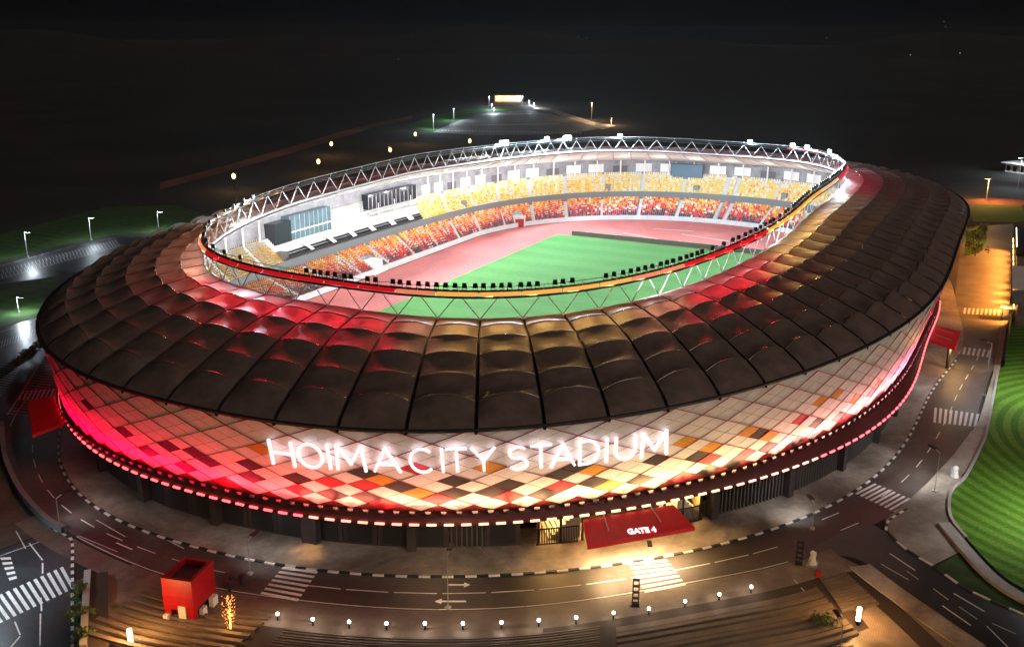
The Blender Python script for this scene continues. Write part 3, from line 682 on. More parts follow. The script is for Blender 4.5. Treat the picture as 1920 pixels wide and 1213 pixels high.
redc = set([(1, 6), (332, 9), (330, 11), (334, 9), (5, 10), (6, 11), (9, 10), (2, 11), (17, 12), (19, 10), (22, 11), (27, 8), (27, 14), (14, 13), (31, 14), (33, 12), (31, 14), (33, 12), (36, 13), (43, 10), (50, 13), (43, 14), (37, 14), (325, 12), (335, 12)])
orangec = set([(335, 8), (1, 10), (5, 6), (328, 5), (11, 8), (17, 6), (19, 8), (22, 7), (24, 9), (26, 13), (12, 11), (29, 6), (31, 6), (34, 9), (38, 9), (39, 12), (24, 9), (26, 13)])
stuffc = MB(); pm = [m_white, m_panel_black, m_panel_red, m_panel_orange]
singles = []
def fpt(i, j): 
    return facp(phis('roof', S0+i/(4*ND)), 17.1-CH*j, 0)
for i in range(4*ND):
    for j in range(-1, 14):
        if (i+j) % 2 == 0: continue
        c = [fpt(i, j-1), fpt(i+1, j), fpt(i, j+1), fpt(i-1, j)]; d = math.degrees(phis('roof', S0+i/(4*ND)))
        z = 17.1-CH*j
        if z > 17.0 or z-CH < 6.6: continue
        mi = 0
        if (i, j) in black: mi = 1
        elif (i, j) in redc: mi = 2
        elif (i, j) in orangec: mi = 3
        elif (d < 150 or d > 245) and j > 5 and random.random() < .25: mi = random.choice((1, 2, 3))
        cen = sum(c, Vector())/4; nn = outn(phis('roof', S0+i/(4*ND)))
        q = [cen+(p-cen)*.972 for p in c]; f_ = [p+nn*.05 for p in q]; r_ = [p-nn*.03 for p in q]
        if 184.4 < d < 208.2: singles.append((q, f_, r_, mi, cen))
        else:
            stuffc.face(f_, mi)
            for a_ in range(4): stuffc.face([f_[a_], r_[a_], r_[(a_+1) % 4], f_[(a_+1) % 4]], mi)
o = stuffc.build('facade_panels', pm, stadium); o['kind'] = 'stuff'
print('single panels', len(singles))
for q, f_, r_, mi, cen in singles:
    b = MB(); b.face([p-cen for p in f_])
    for a_ in range(4): b.face([f_[a_]-cen, r_[a_]-cen, r_[(a_+1) % 4]-cen, f_[(a_+1) % 4]-cen])
    o = b.build('facade_panel', pm[mi], stadium); o.location = cen
# dark red lines of the big diamonds
tr = MB()
for i in range(0, 4*ND, 4):
    for sg in (-1, 1):
        for j in range(0, 12, 2):
            A = fpt(i+sg*j, j)+outn(0)*0; B = fpt(i+sg*(j+2), j+2)
            if B.z < 6.8: continue
            na = outn(math.atan2(A.y, A.x))*.09; tr.tube(A+na, B+na, .055 if j < 4 else .035, n=4, caps=False)
o = tr.build('diamond_trim', m_trim, stadium); o['kind'] = 'stuff'
# fringe: dark canopy, uplights, LED line
b = MB(); b.grid([[facp(2*PI*i/360, 6.85, -.2), facp(2*PI*i/360, 6.7, .5), pol('led', 2*PI*i/360, 5.9, -.1), pol('led', 2*PI*i/360, 5.45, .05), pol('led', 2*PI*i/360, 5.35, -2), pol('base', 2*PI*i/360, 5.35, -2)] for i in range(361)])
b.build('canopy_ring', mat('canopy_dark_red', (.10, .02, .02), .6), stadium, True)
def led_col(d):
    if d < 186: return (1, .07, .08), 5
    if d < 192: return (1, .22, .16), 4
    if d < 199: return (1, .42, .26), 3
    if d < 209: return (1, .6, .32), 3
    if d < 217: return (1, .42, .32), 3.2
    return (1, .09, .11), 5
lm = {}
NL = 340
def led_piece(a, parent=None, name='led_lamp'):
    ph0, ph1 = phis('led', a/NL), phis('led', (a+.56)/NL); d = math.degrees(ph0)
    key = led_col(d)
    if key not in lm: lm[key] = emis('led_strip_%d' % len(lm), *key)
    b = MB(); A0, A1 = pol('led', ph0, 5.6, .08), pol('led', ph1, 5.6, .08); m_ = (A0+A1)/2; t = A1-A0
    b.box((0, 0, 0), (t.length, .18, .19)); o = b.build(name, lm[key], stadium); o.location = m_; o.rotation_euler = (0, 0, math.atan2(t.y, t.x))
for a in range(NL):
    d = math.degrees(phis('led', a/NL))
    if 138 < d < 276: led_piece(a)
# uplight fixtures standing on the canopy (dark hoods) with real light behind
NF = 380; fx = MB(); fx.box((0, 0, .2), (.5, .35, .4)); fx.box((0, -.05, .48), (.62, .25, .16)); fxm = fx.mesh('uplight_hood', m_edge)
for a in range(NF):
    ph = phis('led', a/NF); d = math.degrees(ph)
    if 145 < d < 262: link('uplight', fxm, stadium, facp(ph, 6.75, .75), math.atan2(tang('led', ph).y, tang('led', ph).x))
def up_col(d):
    pts = [(140, (1, .02, .04), 4), (165, (1, .0, .03), 6.5), (180, (1, .0, .045), 8), (185, (1, .06, .07), 7.5), (189, (1, .25, .15), 7), (194, (1, .42, .22), 7), (200, (1, .58, .26), 7.5), (209, (1, .60, .24), 7.5), (214, (1, .42, .28), 6.5), (222, (1, .38, .34), 6), (232, (1, .24, .3), 6.5), (245, (1, .12, .3), 7), (275, (1, .2, .25), 5)]
    for (d0, c0, p0), (d1, c1, p1) in zip(pts, pts[1:]):
        if d0 <= d <= d1:
            f = (d-d0)/(d1-d0); return tuple(a_+(b_-a_)*f for a_, b_ in zip(c0, c1)), p0+(p1-p0)*f
    return (1, .1, .1), 4
UPK = 56
for a in range(76):
    ph = phis('led', (a+.5)/110); 
for a in range(130):
    ph = phis('led', (a+.5)/130); d = math.degrees(ph)
    if not 142 < d < 274: continue
    c, p = up_col(d); loc = facp(ph, 6.95, 1.35); aim = facp(ph, 13.6, .1)
    o = light('uplight_lamp', 'AREA', loc, p*UPK*random.uniform(.85, 1.15), c, stadium, aim=aim, sx=4.2, sy=.25)
    o.rotation_euler = (Vector(loc)-Vector(aim)).to_track_quat('Z', 'Y').to_euler()
    # long side along the facade
    zax = (Vector(loc)-aim).normalized(); xax = tang('led', ph); yax = zax.cross(xax).normalized(); xax = yax.cross(zax)
    o.rotation_euler = Matrix((xax, yax, zax)).transposed().to_euler()

# ---- ground floor wall
GATE = (197.6, 208.4)     # opening behind gate 4
NW = 150
for k in range(NW):
    s0, s1 = k/NW, (k+1)/NW; p0, p1 = phis('base', s0), phis('base', s1); d = math.degrees((p0+p1)/2)
    if not 140 < d < 262: continue
    if GATE[0] < d < GATE[1]: continue
    A, B = pol('base', p0), pol('base', p1); t = B-A; mid = (A+B)/2; rz = math.atan2(t.y, t.x)
    lam = (192.2 < d < 195.8) or d > 208.5
    if lam:
        b = MB(); b.box((0, .25, 2.7), (t.length, .1, 5.4)); w = b.build('wall_panel', m_wall, stadium); w.location = mid; w.rotation_euler = (0, 0, rz)
        b = MB()
        for q in range(7): b.box((-t.length/2+t.length*(q+.5)/7, 0, 2.7), (.16, .3, 5.3))
        w2 = b.build('lamella_screen', m_lamella, w)
    else:
        b = MB(); b.box((0, .1, 2.7), (t.length-.08, .16, 5.4)); w = b.build('wall_panel', m_wall, stadium); w.location = mid; w.rotation_euler = (0, 0, rz)
        b = MB(); b.box((0, 0, 2.1), (t.length*.7, .06, 3.4)); b.build('shutter', m_dsteel, w)
    if k % 3 == 0:
        b = MB(); b.box((0, 0, 2.7), (1.0, 1.3, 5.4)); c = b.build('pier', mat('pier_grey', (.05, .045, .045), .6) if k == -1 else m_wall, stadium); c.location = pol('base', p0, 0, .35); c.rotation_euler = (0, 0, rz)
# lit foyer behind gate 4: floor, back wall, stairs, fences
m_foyer = mat('foyer_wall', (.7, .55, .36), .7)
b = MB(); b.grid([[pol('base', math.radians(d), z, -6) for z in (0, 5.3)] for d in np.linspace(GATE[0]-1.5, GATE[1]+1.5, 14)]); b.build('foyer_wall', m_foyer, stadium)
for d in (GATE[0]+.2, GATE[1]-.2): 
    b = MB(); b.grid([[pol('base', math.radians(d), z, o_) for z in (0, 5.3)] for o_ in (-6, 0)]); b.build('foyer_wall', m_foyer, stadium)
for d0, sg in ((GATE[0]+.6, 1), (GATE[1]-.6, -1)):
    st = empty('stair_flight', parent=stadium)
    for q in range(9):
        ph = math.radians(d0+sg*q*.2); b = MB(); p = pol('base', ph, 0, -2.8); b.box((0, 0, .2+q*.2), (.5, 4.2, .4+q*.4)); o = b.build('step', m_lconc, st); o.location = p; o.rotation_euler = (0, 0, math.atan2(tang('base', ph).y, tang('base', ph).x))
for d in np.linspace(GATE[0]+.3, GATE[1]-.3, 9):
    ph = math.radians(d); b = MB(); b.tube(pol('base', ph, 0, .2), pol('base', ph, 5.4, .2), .16, n=8); b.build('foyer_column', m_dsteel, stadium)
for d0, d1 in ((GATE[0]+.2, 200.2), (206, GATE[1]-.2)):
    b = MB()
    for q in range(26):
        ph = math.radians(d0+(d1-d0)*q/25); b.tube(pol('base', ph, .1, .5), pol('base', ph, 2.3, .5), .05, n=4)
    b.grid([[pol('base', math.radians(d0+(d1-d0)*q/8), z, .5) for z in (2.1, 2.25)] for q in range(9)]); b.grid([[pol('base', math.radians(d0+(d1-d0)*q/8), z, .5) for z in (.2, .35)] for q in range(9)])
    b.build('railing', m_black, stadium)
for d in (198.6, 201.5, 204.5, 207.4): light('foyer_lamp', 'POINT', pol('base', math.radians(d), 4.4, -2.5), 2200, COL['gold'], stadium, .3)

# ---- sign letters, cut as strokes
m_sign = emis('sign_letter', (1, .94, .97), .92)
def strokes(ch):
    H = 1.0; A = lambda cx, cy, rx_, ry_, a0, a1, n=14: [(cx+rx_*math.cos(math.radians(a0+(a1-a0)*i/n)), cy+ry_*math.sin(math.radians(a0+(a1-a0)*i/n))) for i in range(n+1)]
    return {'H': (.78, [[(0, 0), (0, 1)], [(1, 0), (1, 1)], [(0, .5), (1, .5)]]), 'O': (1, [A(.5, .5, .5, .5, 0, 360, 28)]), 'I': (.0, [[(.5, 0), (.5, 1)]]),
            'M': (1, [[(0, 0), (.06, 1)], [(.06, 1), (.5, .25)], [(.5, .25), (.94, 1)], [(.94, 1), (1, 0)]]), 'A': (1, [[(0, 0), (.5, 1)], [(.5, 1), (1, 0)], [(.2, .3), (.8, .3)]]),
            'C': (1, [A(.55, .5, .5, .5, 45, 315, 22)]), 'T': (.8, [[(0, 1), (1, 1)], [(.5, 0), (.5, 1)]]), 'Y': (1, [[(0, 1), (.5, .45)], [(1, 1), (.5, .45)], [(.5, .45), (.5, 0)]]),
            'S': (.8, [A(.5, .745, .42, .255, 35, 270, 12)+A(.5, .255, .46, .255, 90, -145, 12)]), 'D': (.9, [[(0, 0), (0, 1)], [(0, 1), (.4, 1)]+A(.4, .5, .6, .5, 90, -90, 16)+[(0, 0)]]), 'U': (.9, [[(0, 1), (0, .42)]+A(.5, .42, .5, .42, 180, 360, 14)+[(1, 1)]])}[ch][1]
def letter(ch, d0, d1, z0, z1):
    p0, p1 = math.radians(d0), math.radians(d1); zc = (z0+z1)/2
    A_, B_ = facp(p0, zc, .45), facp(p1, zc, .45); w = (B_-A_).length; h = z1-z0; th = .28
    t = (B_-A_); t.z = 0; t.normalize(); nn = Vector((t.y, -t.x, 0))
    if nn.dot(outn((p0+p1)/2)) < 0: nn = -nn
    upv = (facp((p0+p1)/2, z1, .45)-facp((p0+p1)/2, z0, .45)).normalized()
    O = facp((p0+p1)/2, z0, .5)-t*w/2; b = MB(); k = 0
    ws, hs = w-(th if ch != 'I' else 0), h-th
    if ch == 'I': ws = 0
    for st in strokes(ch):
        pts = [(x*ws+(th/2 if ch != 'I' else w/2), y*hs+th/2) for x, y in st]; rows = []
        for i, p in enumerate(pts):
            a_ = Vector(pts[max(i-1, 0)]); c_ = Vector(pts[min(i+1, len(pts)-1)])
            if len(pts) > 20 and pts[0] == pts[-1] and i in (0, len(pts)-1): a_, c_ = Vector(pts[-2]), Vector(pts[1])
            d_ = (c_-a_).normalized(); n2 = Vector((-d_.y, d_.x))*th/2
            e_ = d_*(th/2)*(-1 if i == 0 else (1 if i == len(pts)-1 else 0))*(0 if len(pts) > 8 and ch in 'OCS' else 1)
            P = Vector(p)+e_; off = k*.004
            def W_(q, o_): return O+t*q.x+upv*q.y+nn*(o_+off)
            rows.append([W_(P-n2, .0), W_(P-n2, .28), W_(P+n2, .28), W_(P+n2, 0)])
        b.grid(rows); b.face(rows[0]); b.face(list(reversed(rows[-1]))); k += 1
    return b.build('sign_letter', m_sign, sign)
sign = empty('name_sign', parent=stadium)
for ch, d0, d1, z0, z1 in (('H',184.9,186.22,11.85,15.05),('O',186.4,187.78,11.95,15.2),('I',187.92,188.18,12.1,15.3),('M',188.38,189.9,12.15,15.4),('A',190.22,191.58,12.2,15.4),('C',191.92,193.2,12.2,15.4),('I',193.43,193.7,12.3,15.4),('T',193.75,194.75,12.3,15.4),('Y',194.92,196.1,12.3,15.35),('S',196.6,197.7,12.15,15.3),('T',197.75,198.8,12.2,15.25),('A',198.72,200.0,12.1,15.2),('D',200.15,201.25,12.0,15.2),('I',201.5,201.75,11.95,15.1),('U',202.05,203.25,11.85,15.05),('M',203.5,205.1,11.65,14.95)):
    letter(ch, d0, d1, z0, z1)

# ---- entrance canopies (they move with the building)
def canopy(d0, d1, z0, z1, out, text=None, m=None):
    r = empty('gate_canopy', parent=stadium); b = MB(); n = 8; top = []; bot = []
    # straight slab hung from the canopy ring
    A, B = pol('led', math.radians(d0), z0, .35), pol('led', math.radians(d1), z0, .35); t = (B-A).normalized(); nn = Vector((t.y, -t.x, 0))
    if nn.dot(outn(math.radians((d0+d1)/2))) < 0: nn = -nn
    Cc, D = B+nn*out+t*.9, A+nn*out-t*.9; Cc.z = D.z = z1
    dn = Vector((0, 0, -.45)); P = [A, B, Cc, D]; Q = [p+dn for p in P]; up_ = (B-A).cross(D-A).normalized(); 
    b.face(P); b.face(list(reversed(Q)))
    for i in range(4): b.face([P[i], Q[i], Q[(i+1) % 4], P[(i+1) % 4]])
    b.build('canopy_slab', m or m_canopy, r)
    return r, A, B, Cc, D, t, nn
r4, A, B, Cc, D, t, nn = canopy(200.5, 205.7, 5.2, 4.0, 3.4)
for f in (.22, .74):
    b = MB(); p = A.lerp(B, f); b.tube(p+Vector((0, 0, .35)), p.lerp(D.lerp(Cc, f), .62)+Vector((0, 0, .12)), .06, n=5); b.build('tie_rod', m_steel, r4)
tc = bpy.data.curves.new('gate_text', 'FONT'); tc.body = 'GATE 4'; tc.size = 1.0; tc.extrude = .03; tc.offset = .03; tc.align_x = 'CENTER'; tc.align_y = 'CENTER'; tc.resolution_u = 3
to = bpy.data.objects.new('gate_text', tc); C.objects.link(to); bpy.context.view_layer.update()
me = bpy.data.meshes.new_from_object(to.evaluated_get(bpy.context.evaluated_depsgraph_get())); bpy.data.objects.remove(to)
me.materials.clear(); me.materials.append(emis('gate_lettering', (1, .9, .92), 1.4))
to = link('gate_lettering', me, r4)
dn = (D-A).normalized(); cen = A.lerp(B, .52).lerp(D.lerp(Cc, .52), .80); upn = -dn
xa = t if True else -t
# reading direction: left to right as seen from outside
outside = nn; xa = Vector((0, 0, 1)).cross(outside); xa.normalize(); ya = -dn; za = xa.cross(ya).normalized()
Mx = Matrix((xa, ya, za)).transposed().to_4x4(); Mx.translation = cen+za*.06; to.matrix_local = Mx
for f in (.2, .5, .8):
    p = A.lerp(D, .6).lerp(B.lerp(Cc, .6), f); light('canopy_lamp', 'SPOT', (p.x+nn.x*1.0, p.y+nn.y*1.0, 3.4), 4200, COL['warm'], r4, .25, (p.x+nn.x*1.4, p.y+nn.y*1.4, 0), 140, .9)
canopy(158.4, 164.0, 5.3, 4.6, 4.0)
rR, A, B, Cc, D, t, nn = canopy(254.6, 262.4, 5.3, 4.6, 4.2)
for f in (.3, .7):
    b = MB(); p = A.lerp(B, f); b.tube(p+Vector((0, 0, .3)), p.lerp(D.lerp(Cc, f), .8)+Vector((0, 0, .12)), .05, n=5); b.build('tie_rod', m_steel, rR)
b = MB(); q = D.lerp(Cc, .2)-nn; b.tube((q.x, q.y, .1), (q.x, q.y, 4.4), .35, n=8); b.build('canopy_post', m_dsteel, rR)
p = D.lerp(Cc, .1)+nn*.5; light('canopy_lamp', 'POINT', (p.x, p.y, 3.2), 1200, COL['gold'], rR, .3)

# ================================================================== THINGS
# floodlights standing on the ring
fl = MB(); fl.box((0, 0, .72), (.52, .26, .62)); fl.box((0, -.14, .72), (.46, .04, .54), mi=1); fl.box((-.3, .02, .45), (.04, .1, .6)); fl.box((.3, .02, .45), (.04, .1, .6)); fl.box((0, .05, .12), (.64, .12, .1)); fl.tube((0, .05, -.1), (0, .05, .15), .05)
for q in range(4): fl.box((-.18+.12*q, .17, .72), (.025, .07, .5))
m_flface = emis('floodlight_face', (.92, .97, 1), 30)
m_flface2 = emis('floodlight_face_dim', (.9, .96, 1), 10)
flm = fl.mesh('floodlight', [m_black, m_flface2])
flb = MB(); flb.box((0, 0, .9), (1.3, .3, 1.1))
for q in range(3):
    for q2 in range(2): flb.tube((-.4+.4*q, -.14, .65+.5*q2), (-.4+.4*q, -.2, 0.65+.5*q2), .2, n=8, mi=1)
flb.box((0, .05, .3), (1.3, .2, .1)); flb.box((0, .05, .1), (1.6, .3, .2)); flb.tube((0, .2, .1), (0, .2, 1.4), .07)
flbm = flb.mesh('floodlight_bank', [m_black, m_flface])
near = [177.3, 178.1, 178.7, 179.4, 180.1, 181.0, 181.6, 183.1, 183.8, 185.3, 185.9, 186.6, 187.4, 188.1, 188.8, 189.5, 190.2, 190.9, 191.7, 192.3, 193.0, 193.6, 194.2, 195.0, 195.6, 196.2, 197.5, 198.1, 198.8, 201.5, 202.2, 203.0, 203.7, 204.4, 205.1, 205.8, 206.7, 207.4, 208.1, 209.0, 209.8, 210.5, 211.3, 212.0, 213.6, 215.7, 217.5, 218.8, 220.4, 221.8, 223.2, 224.7, 226.3, 228.0]
d = near[-1]
def floodlight(dg, me, lab, grp, zoff=.0):
    ph = math.radians(dg); p = pol('ring', ph, zring(ph)+zoff, -.45); n_ = outn(ph)
    o = link('floodlight', me, None, p, math.atan2(n_.y, n_.x)-PI/2+random.uniform(-.25, .25)); tag(o, lab, 'floodlight', grp); return o
for dg in near: floodlight(dg, flm, 'small black floodlight head standing on the near side of the roof ring', 'black floodlight heads along the near roof ring')
s0 = np.interp(math.radians(near[-1]), _ph, ARC['ring'])
s1 = np.interp(math.radians(318), _ph, ARC['ring']); s = s0+1.7; rows_ = 0
while s < s1:
    if random.random() < .88: floodlight(math.degrees(float(np.interp(s, ARC['ring'], _ph))), flm, 'black floodlight head in the close row on the long straight of the roof ring', 'black floodlight heads on the straight of the roof ring')
    s += 1.75
for x in np.arange(141, 171, 2.6): floodlight(float(x), flm, 'small floodlight head on the curve of the roof ring near the glass boxes', 'floodlight heads on the curved end of the roof ring')
far = [45.6, 47.1, 33.4, 28.1, 29.0, 18.0, 353.9, 345.4, 341.9, 334.4, 143.8]
for i, dg in enumerate(far):
    o = floodlight(dg, flbm, 'glaring white bank of floodlights on the far side of the roof ring', 'bright floodlight banks on the far truss')
    ph = math.radians(dg); light('bank_lamp', 'POINT', (0, -.9, 1.0), 26000 if dg < 330 else 9000, (.62, .84, 1), o, .4)
for dg in (0, 22, 45, 66, 88, 112, 135, 158, 180, 203, 226, 250, 275, 300, 322, 341):
    ph = math.radians(dg); p = pol('ring', ph, zring(ph)-.4, -1.1); q = -outn(ph)
    aim = Vector((p.x*.15+q.x*20, p.y*.15+q.y*12, 0)); pw = 72000 if 150 < dg < 260 else 42000
    light('stadium_floodlight_beam', 'SPOT', p, pw, (.9, .96, 1), stadium, .6, aim, 125, .7)
# lamps under the lining light it and the upper tier
for k in range(44):
    dg = (k*6+305) % 360
    if 208 < dg < 300: continue
    ph = math.radians(dg); p = secp(ph, .42, 13.5+2); light('under_roof_lamp', 'POINT', p, 1150 if 25 < dg < 175 else 600, (1, .97, .93), stadium, .5)

# scoreboard
sb = [(110.01, 18.76), (111.57, 8.59)]; A = Vector((*sb[0], 10.2)); B_ = Vector((*sb[1], 10.2)); t = (B_-A).normalized(); L_ = (B_-A).length
scr = empty('scoreboard', (A+B_)/2, math.atan2(t.y, t.x)); tag(scr, 'large grey blue video scoreboard screen standing over the yellow upper seats', 'scoreboard')
b = MB(); b.box((0, 0, 2.9), (L_, .5, 5.8)); b.build('screen_frame', m_dsteel, scr)
b = MB(); b.box((0, -.28, 2.9), (L_-.4, .06, 5.4)); b.build('screen', emis('screen', (.05, .09, .13), .8), scr)
for sx in (-.35, .35):
    b = MB(); b.box((sx*L_, .3, -.9), (.3, .3, 2.4)); b.build('leg', m_dsteel, scr)
    b = MB(); b.tube((sx*L_, .3, 5.6), (sx*L_, .6, 9.5), .1); b.build('hanger', m_steel, scr)

m_pole = mat('pole_grey', (.30, .30, .29), .5)
# ---- street lamps
def street_lamp(pos, h, label, col='cool', power=0, lit=1, arms=1, wide=False, face=None, group=None, head=1.0, r=.06, spot=True, glow=12, aimoff=3):
    x, y = pos; t = empty('street_lamp', (x, y, 0)); tag(t, label, 'street lamp', group)
    b = MB(); b.tube((0, 0, 0), (0, 0, h), r, r*.55, 8); b.build('pole', m_pole, t)
    b = MB(); b.box((0, 0, .12), (.5, .5, .24)); b.build('base', m_conc, t)
    fa = face if face is not None else math.atan2(-y, -x)
    for s_ in range(arms):
        a_ = fa+s_*PI; ux, uy = math.cos(a_), math.sin(a_)
        b = MB(); b.tube((0, 0, h-.15), (ux*.9, uy*.9, h+.15), .05); b.build('arm', m_steel, t)
        b = MB(); b.box((ux*1.3, uy*1.3, h+.18), (1.2*head, .5*head, .14), a_); hd = b.build('lamp_head', m_black, t)
        if lit:
            b = MB(); b.box((ux*1.3, uy*1.3, h+.085), (1.0*head, .42*head, .05), a_); b.build('lamp_lens', emis('lens_'+col, COL[col], glow), hd)
        if power:
            if wide: light('lamp_light', 'POINT', (ux*1.3, uy*1.3, h-.3), power, COL[col], t, .3)
            else: light('lamp_light', 'SPOT', (ux*1.3, uy*1.3, h), power, COL[col], t, .15, (ux*(1.3+aimoff), uy*(1.3+aimoff), 0), 150, .8)
    return t
NL_ = [(-126.18, -9.29, 4.11), (-122.21, -31.58, 6.09), (-105.28, -47.01, 3.27), (-88.3, -61.75, 3.28), (-71.01, -73.99, 5.57), (-127.88, 17.96, 3.68), (-96.42, -67.64, 2.28)]
labs = ['slim lamp post with dark head left of the front zebra crossing', 'slim lamp post rising through the two painted lane arrows', 'slim lamp post standing in front of the red gate canopy', 'slim lamp post with dark head on the kerb line near the dark totem', 'slim lamp post on the bend beside the striped lawn', 'slim lamp post where the curved grey wall meets the road', 'slim lamp post at the top of the small stair']
for (x, y, h), lb, c, pw in zip(NL_, labs, ('white', 'warm', 'warm', 'white', 'white', 'white', 'warm'), (2600, 2600, 700, 3500, 5000, 2200, 600)):
    if lb.endswith('stair'): continue
    h = max(3.4, min(h, 9)); street_lamp((x, y), h, lb, c, pw*(h/8.5)**2, lit=0, aimoff=4, face=(math.atan2(y, x) if 'gate' in lb else None))
L2 = [(-31.96, 144.77, 6.54), (-9.13, 147.89, 6.31), (9.24, 141.12, 5.65), (-67.9, 102.05, 3.32)]
for (x, y, h), lb in zip(L2, ['tall lamp post with bright white head over the left car park, leftmost of three', 'tall lamp post with white head, middle of the three over the upper car park', 'tall lamp post with white head nearest the dark roof above the car park', 'lamp post on the dark lawn between the two left car parks']):
    street_lamp((x, y), h, lb, 'cool', 2600, 1, 1, wide=True, face=math.radians(-100), r=.09, head=1.6, glow=40, aimoff=4)
L3 = [(186.01, -73.73, 7.93)]
street_lamp(L3[0][:2], L3[0][2], 'tall lamp post with warm white head above the far roundabout lawn', 'orange', 14000, 1, 1, wide=True, r=.2, head=2.2, glow=60)
far_l = [(316.45, 230.65, 8.8), (377.46, 251.3, 7.62), (506.88, 292.66, 7.44), (473.26, 272.8, 4.34), (442.52, 255.09, 3.77), (560.11, 288.67, 5.24), (528.94, 267.95, 2.93), (504.73, 252.36, 2.43), (432.16, 175.26, 10.96), (401.12, 149.24, 2.01)]
fl_lab = ['far lamp post at the left corner of the distant car park', 'far lamp post on the green slope left of the distant car park', 'far lamp post at the left end of the lit distant building', 'upper of two small far lamps just below the distant building', 'lower of two small far lamps just below the distant building', 'far lamp post at the right end of the lit distant building', 'small far lamp where the access road leaves the distant building', 'second small far lamp along the start of the access road', 'tall far lamp with warm head beside the grey access road', 'low far lamp at the end of the grey access road']
for i, ((x, y, h), lb) in enumerate(zip(far_l, fl_lab)):
    w_ = i in (8,); street_lamp((x, y), max(h, 4), lb, 'warm' if i >= 8 else 'cool', 11000 if i in (0, 1, 8, 3, 6) else 5500, 1, 1, wide=True, r=.2, head=2.0 if i < 2 or i == 8 else 1.5, glow=30)
m_pool = emis('globe_gold', (1, .60, .26), 4)
fld = [(79.45, 174.78, 2.55), (128.64, 173.71, 2.84), (184.67, 208.48, 3.26), (177.94, 171.07, 3.12), (243.75, 198.46, 3.58), (228.36, 157.66, 2.85)]
fl2 = ['isolated warm field lamp above the left end of the roof ring', 'warm field lamp, lower of the two beside the reddish earth road', 'warm field lamp closest to the reddish earth road', 'warm field lamp in the middle of the dark field', 'warm field lamp highest on the dark field below the green lawn', 'warm field lamp just above the roof truss']
for (x, y, h), lb in zip(fld, fl2):
    t = empty('field_lamp', (x, y, 0)); tag(t, lb, 'field lamp'); h = max(h, 4.5)
    b = MB(); b.tube((0, 0, 0), (0, 0, h), .12, n=6); b.build('pole', m_dsteel, t)
    b = MB(); b.ball((0, 0, h+.5), .75, sz=1.4); b.build('globe', m_pool, t, True)
    light('lamp_light', 'POINT', (0, 0, h+3), 2500, COL['gold'], t, .5)
dist = [(269.5, 445.5, -32.4), (1337.7, 1043.4, -7.4), (1325.6, 1059.9, -9.3), (1569.4, 1058.8, 1.0), (1563.4, 1068.2, -9.6), (2203.0, 922.5, 45.6), (2210.8, 903.7, 43.1), (2369.1, 338.6, 47.3), (2397.6, 81.2, 86.5), (2397.9, 76.3, 74.6), (1795.1, 94.6, 21.4), (1800.4, 11.9, 25.4)]
dl = ['lone bluish light in the dark left of the stadium', 'far light at the right end of a faint group in the upper left', 'faint far light at the left end of a pair in the upper left', 'brighter tiny far light high above the distant car park', 'tiny faint far light beside a brighter one in the upper middle', 'left of two faint lights near the top of the dark sky line', 'right of two faint lights near the top of the dark sky line', 'single faint far light in the upper right dark', 'highest tiny light in the upper right', 'tiny light just under the highest one in the upper right', 'left tiny light of the pair in the right dark', 'right tiny light of the pair in the right dark']
for i, ((x, y, z), lb) in enumerate(zip(dist, dl)):
    t = empty('distant_lamp', (x, y, 0)); tag(t, lb, 'distant light'); z = min(z, 88); D = math.hypot(x+197, y+76); r_ = D*.00045*(1.7 if i == 0 else .8)
    b = MB(); b.tube((0, 0, 0), (0, 0, z), .3, n=4); b.build('pole', m_black, t)
    b = MB(); b.ball((0, 0, z), r_, 6, 4); b.build('globe', emis('far_glow_%d' % i, (.8, .88, 1), 8 if i == 0 else (.9 if i in (1, 3, 10, 11) else .35)), t, True)
hb = MB(); rows = []
for i in range(60):
    a_ = math.radians(-10+90*i/59); hh = 45+22*math.sin(i*.31)+14*math.sin(i*.83)
    rows.append([(-197+math.cos(a_)*D_, -76+math.sin(a_)*D_, max(-1, hh*k_)) for D_, k_ in ((2700, -.1), (2950, .6), (3200, 1), (3600, .5), (3900, -.1))])
hb.grid(rows); tag(hb.build('hills', m_earth, None, True), kind='structure')

# path lights
pl = [(-131.65, -17.53), (-130.82, -21.21), (-129.57, -24.66), (-128.15, -28.07), (-126.45, -31.43), (-124.77, -34.74), (-122.91, -38.02), (-120.92, -41.14), (-118.83, -44.25), (-116.38, -47.27), (-114.07, -50.17), (-111.11, -53.05), (-108.26, -55.83), (-105.35, -58.46)]
m_globe = emis('path_globe', (1, .86, .72), 14)
pb = MB(); pb.tube((0, 0, 0), (0, 0, .55), .08, n=8); pbm = pb.mesh('bollard_post', m_dsteel)
pg = MB(); pg.ball((0, 0, .72), .17, 8, 6); pgm = pg.mesh('bollard_globe', m_globe, True)
for x, y in pl:
    t = empty('path_light', (x, y, .01)); tag(t, 'small round path light in the curved row along the front plaza', 'path light', 'path lights in a row along the front plaza')
    link('post', pbm, t); link('globe', pgm, t); light('lamp_light', 'POINT', (0, 0, 1.3), 110, (1, .78, .58), t, .15)
for (x, y), lb, pw in zip([(-106.26, -69.28), (-141.43, -7.98)], ('tall glowing bollard light below the stair at the lower right', 'glowing bollard light on the steps at the lower left edge'), (1800, 2600)):
    t = empty('bollard_light', (x, y, 0)); tag(t, lb, 'bollard light')
    b = MB(); b.tube((0, 0, 0), (0, 0, .5), .2, n=8); b.build('base', m_dsteel, t)
    b = MB(); b.tube((0, 0, .5), (0, 0, 1.9), .22, n=10); b.build('glowing_column', emis('column_glow', (1, .72, .45), 12), t, True)
    light('lamp_light', 'POINT', (0, 0, 3.2), pw, COL['orange'], t, .3)

